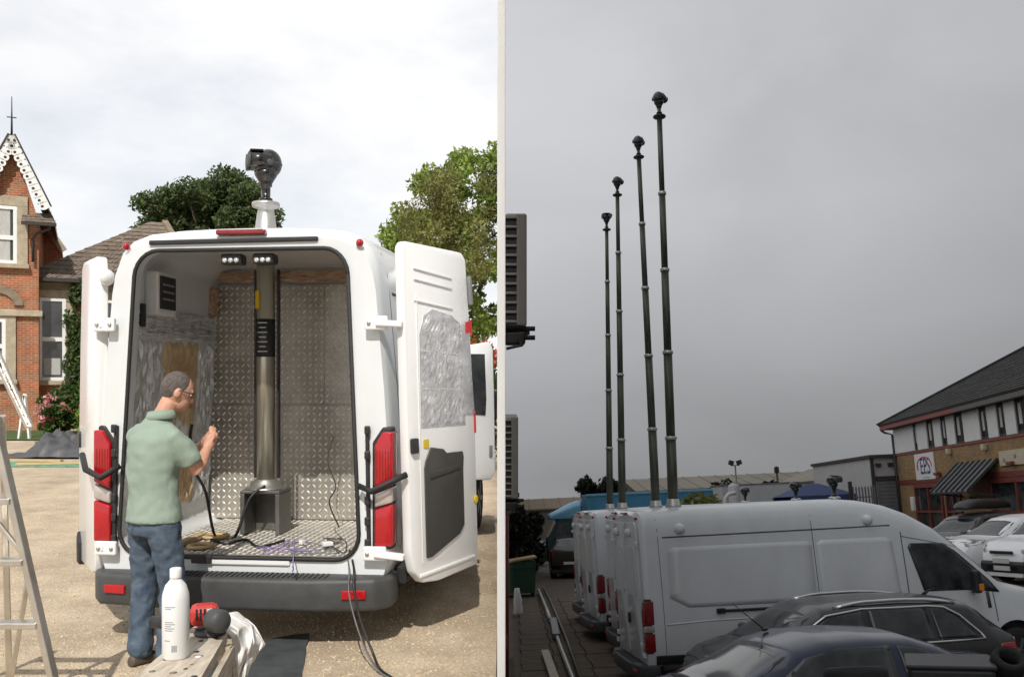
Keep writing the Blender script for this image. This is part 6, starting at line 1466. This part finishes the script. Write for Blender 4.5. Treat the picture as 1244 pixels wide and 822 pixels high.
for i in range(nrow):
    a0 = e0.lerp(g0, i / nrow); b0 = e1.lerp(g1, i / nrow); a1 = e0.lerp(g0, (i + 1) / nrow); b1 = e1.lerp(g1, (i + 1) / nrow)
    k = int((b0 - a0).length / .5)
    for j in range(k):
        h = .02 * rr.uniform(.7, 1.5); u0, u1 = j / k + .0008, (j + 1) / k - .0008; p = [a0.lerp(b0, u0), a0.lerp(b0, u1), a1.lerp(b1, u1), a1.lerp(b1, u0)]
        mb.add([x + nn * (h + .004) for x in p[:2]] + [x + nn * .006 for x in p[2:]] + [x + nn * .001 for x in p[:2]], [(0, 1, 2, 3), (4, 5, 1, 0)])
mb.build('roof_tiles', 'roof_slate', rf, 'stuff')
MB().bar(e0 + Vector((0, 0, .03)), g0 + Vector((0, 0, .04)), .22, .07).build('hip_tiles', 'fascia_red' if False else 'roof_slate', rf)
yv, zv = -6.6, 0
MB().cyl((3.9, -9, ze + 2.6), (3.9, -9, ze + 3.4), .10, n=12).build('roof_vent', 'clad_grey', rf)
MB().tube([(-.42, .5, ze + .02), (-.30, .40, ze - .12), (-.08, .05, ze - .25), (-.08, .05, 0)], .055, 10).build('downpipe', 'gutter', bu)
# sign with the letters and the red arch
ya, z1 = fl_(1111.6, 552); yb, z0 = fl_(1138, 581); z0 = z0; ym, zs_ = (ya + yb) / 2, (z0 + z1) / 2; sw, shh = abs(ya - yb), abs(z1 - z0)
sg = thing('sign', 'white square sign reading EPS under a red arch on the brick front', 'sign', ORI @ Matrix.Translation((-.03, ym, zs_)) @ Matrix.Rotation(R(-90), 4, 'Z'))
MB().box((0, .0, 0), (sw, .05, shh), bev=.006).build('board', 'sign_white', sg)
RX = Matrix.Rotation(R(90), 4, 'X')
text('EPS', sw * .36, 'letters', 'sign_blue', sg, Matrix.Translation((sw * .04, -.028, -.02)) @ RX @ Matrix.Diagonal((1, 1.35, 1, 1)), .004)
mb = MB(); mb.rings([[(r * math.cos(R(a)) * sw * .40 + sw * .0, y, r * math.sin(R(a)) * shh * .34 + .04) for a in range(-10, 191, 10)] for r, y in ((1, -.026), (1, -.034), (.88, -.034), (.88, -.026))], False, False, sm=False); mb.build('red_arch', 'sign_red', sg)
MB().box((-sw * .36, -.03, -shh * .02), (sw * .05, .01, shh * .22)).build('red_stroke', 'sign_red', sg)
for k, (w_, z) in enumerate(((.55, -.22), (.40, -.27), (.34, -.42))): MB().box((sw * .05, -.03, z * shh), (w_ * sw, .01, .022 * shh)).build('print_line', 'sign_blue' if k < 2 else 'label_ink', sg)
# cream shop sign
ya, z1 = fl_(1215, 548); yb, z0 = fl_(1290, 560); z0 = fl_(1217, 566)[1]
s2 = thing('shop_sign', 'long cream shop sign above the shopfront at the right edge', 'sign', ORI @ Matrix.Translation((-.04, (ya + yb) / 2, (z0 + z1) / 2)) @ Matrix.Rotation(R(-90), 4, 'Z'))
MB().box((0, 0, 0), (abs(ya - yb), .06, abs(z1 - z0)), bev=.008).build('board', 'sign_cream', s2)
for k in range(3): MB().lathe([(.09, 0), (.09, .01), (.06, .012)], (-abs(ya - yb) / 2 + .35 + .8 * k, -.031, -.05 + .1 * (k % 2)), 12, ax=(0, -1, 0)).build('emblem', 'label_ink', s2)
# canopy over the door: sloping sheets with ribs
ya, zt1 = fl_(1165, 563); yb, _ = fl_(1213, 560); Lc = abs(ya - yb); ym = (ya + yb) / 2
cn = thing('canopy', 'grey ribbed sloping canopy over the red framed door', 'canopy', ORI @ Matrix.Translation((0, ym, zt1)))
n = 7; dp, dr_ = 1.2, 1.1
for k in range(n):
    y = Lc / 2 - Lc * (k + .5) / n
    o = MB().bar((-.03, y, 0), (-dp, y, -dr_), Lc / n - .03, .03).build('sheet', 'canopy_sheet', cn)
for k in range(n + 1):
    y = Lc / 2 - Lc * k / n; MB().bar((-.03, y, .03), (-dp - .02, y, -dr_ + .03), .06, .09).build('rib', 'canopy_rib', cn)
for y in (-Lc / 2 + .1, Lc / 2 - .1): MB().bar((-.02, y, -dr_ - .2), (-dp + .05, y, -dr_ - .02), .06, .06, up=(0, 1, 0)).build('bracket', 'canopy_rib', cn)
MB().bar((-dp, Lc / 2, -dr_ - .02), (-dp, -Lc / 2, -dr_ - .02), .08, .08).build('edge_rail', 'canopy_rib', cn)
# doors and shopfronts
def front(pa, pb, label=None):
    ya, yb = fl_(pa, 600)[0], fl_(pb, 600)[0]; h = zbnd - .12; y = (ya + yb) / 2; w_ = abs(ya - yb)
    mb = MB()
    for s in (-1, 1): mb.box((-.03, y + s * (w_ / 2 - .05), h / 2), (.12, .10, h))
    mb.box((-.031, y, h - .09), (.12, w_ - .2, .18)); mb.box((-.029, y, h * .62), (.11, w_ - .2, .08)); mb.box((-.028, y, h / 2), (.11, .08, h - .4)); mb.box((-.03, y, .1), (.11, w_ - .2, .2))
    o = mb.build('shopfront', 'door_red', bu); MB().box((.0, y, h / 2), (.03, w_ - .1, h - .1)).build('pane', 'glass', o)
front(1113, 1146); front(1150, 1168); front(1205, 1275)
ya, z1 = fl_(1110, 603); yb, z0 = fl_(1116, 620); MB().box((-.10, (ya + yb) / 2, (z0 + z1) / 2), (.2, .30, z1 - z0), bev=.03).build('meter_box', 'clad_white', bu)
for px, py in ((1155, 548), (1198, 543)): y, z = fl_(px, py); MB().box((-.09, y, z), (.18, .20, .24), bev=.04).build('wall_lamp', 'sign_cream', bu)
for px, py in ((1142, 575), (1232, 562)): y, z = fl_(px, py); MB().box((-.12, y, z), (.2, .35, .12), bev=.02).build('sign_lamp', 'door_red', bu)
for px, py in ((1189, 606), (1196, 612)):
    y, z = fl_(px, py); hb_ = thing('hanging_basket', ('dark hanging basket right of the canopy, upper one', 'dark hanging basket right of the canopy, lower one')[px == 1196], 'hanging basket', ORI @ Matrix.Translation((-.22, y, z)))
    MB().lathe([(.02, -.16), (.12, -.10), (.16, 0), (.14, .0)], n=12).build('basket', 'bark', hb_); crown(hb_, [((0, 0, .05), (.2, .2, .14))], .05, 'leaf_green', 60, px, 'plants'); MB().bar((.2, 0, .3), (-.02, 0, .3), .02, .02).build('bracket', 'black_plastic', hb_); MB().cyl((0, 0, 0), (0, 0, .3), .006, n=5).build('chain', 'black_plastic', hb_)
bpy.context.view_layer.update()
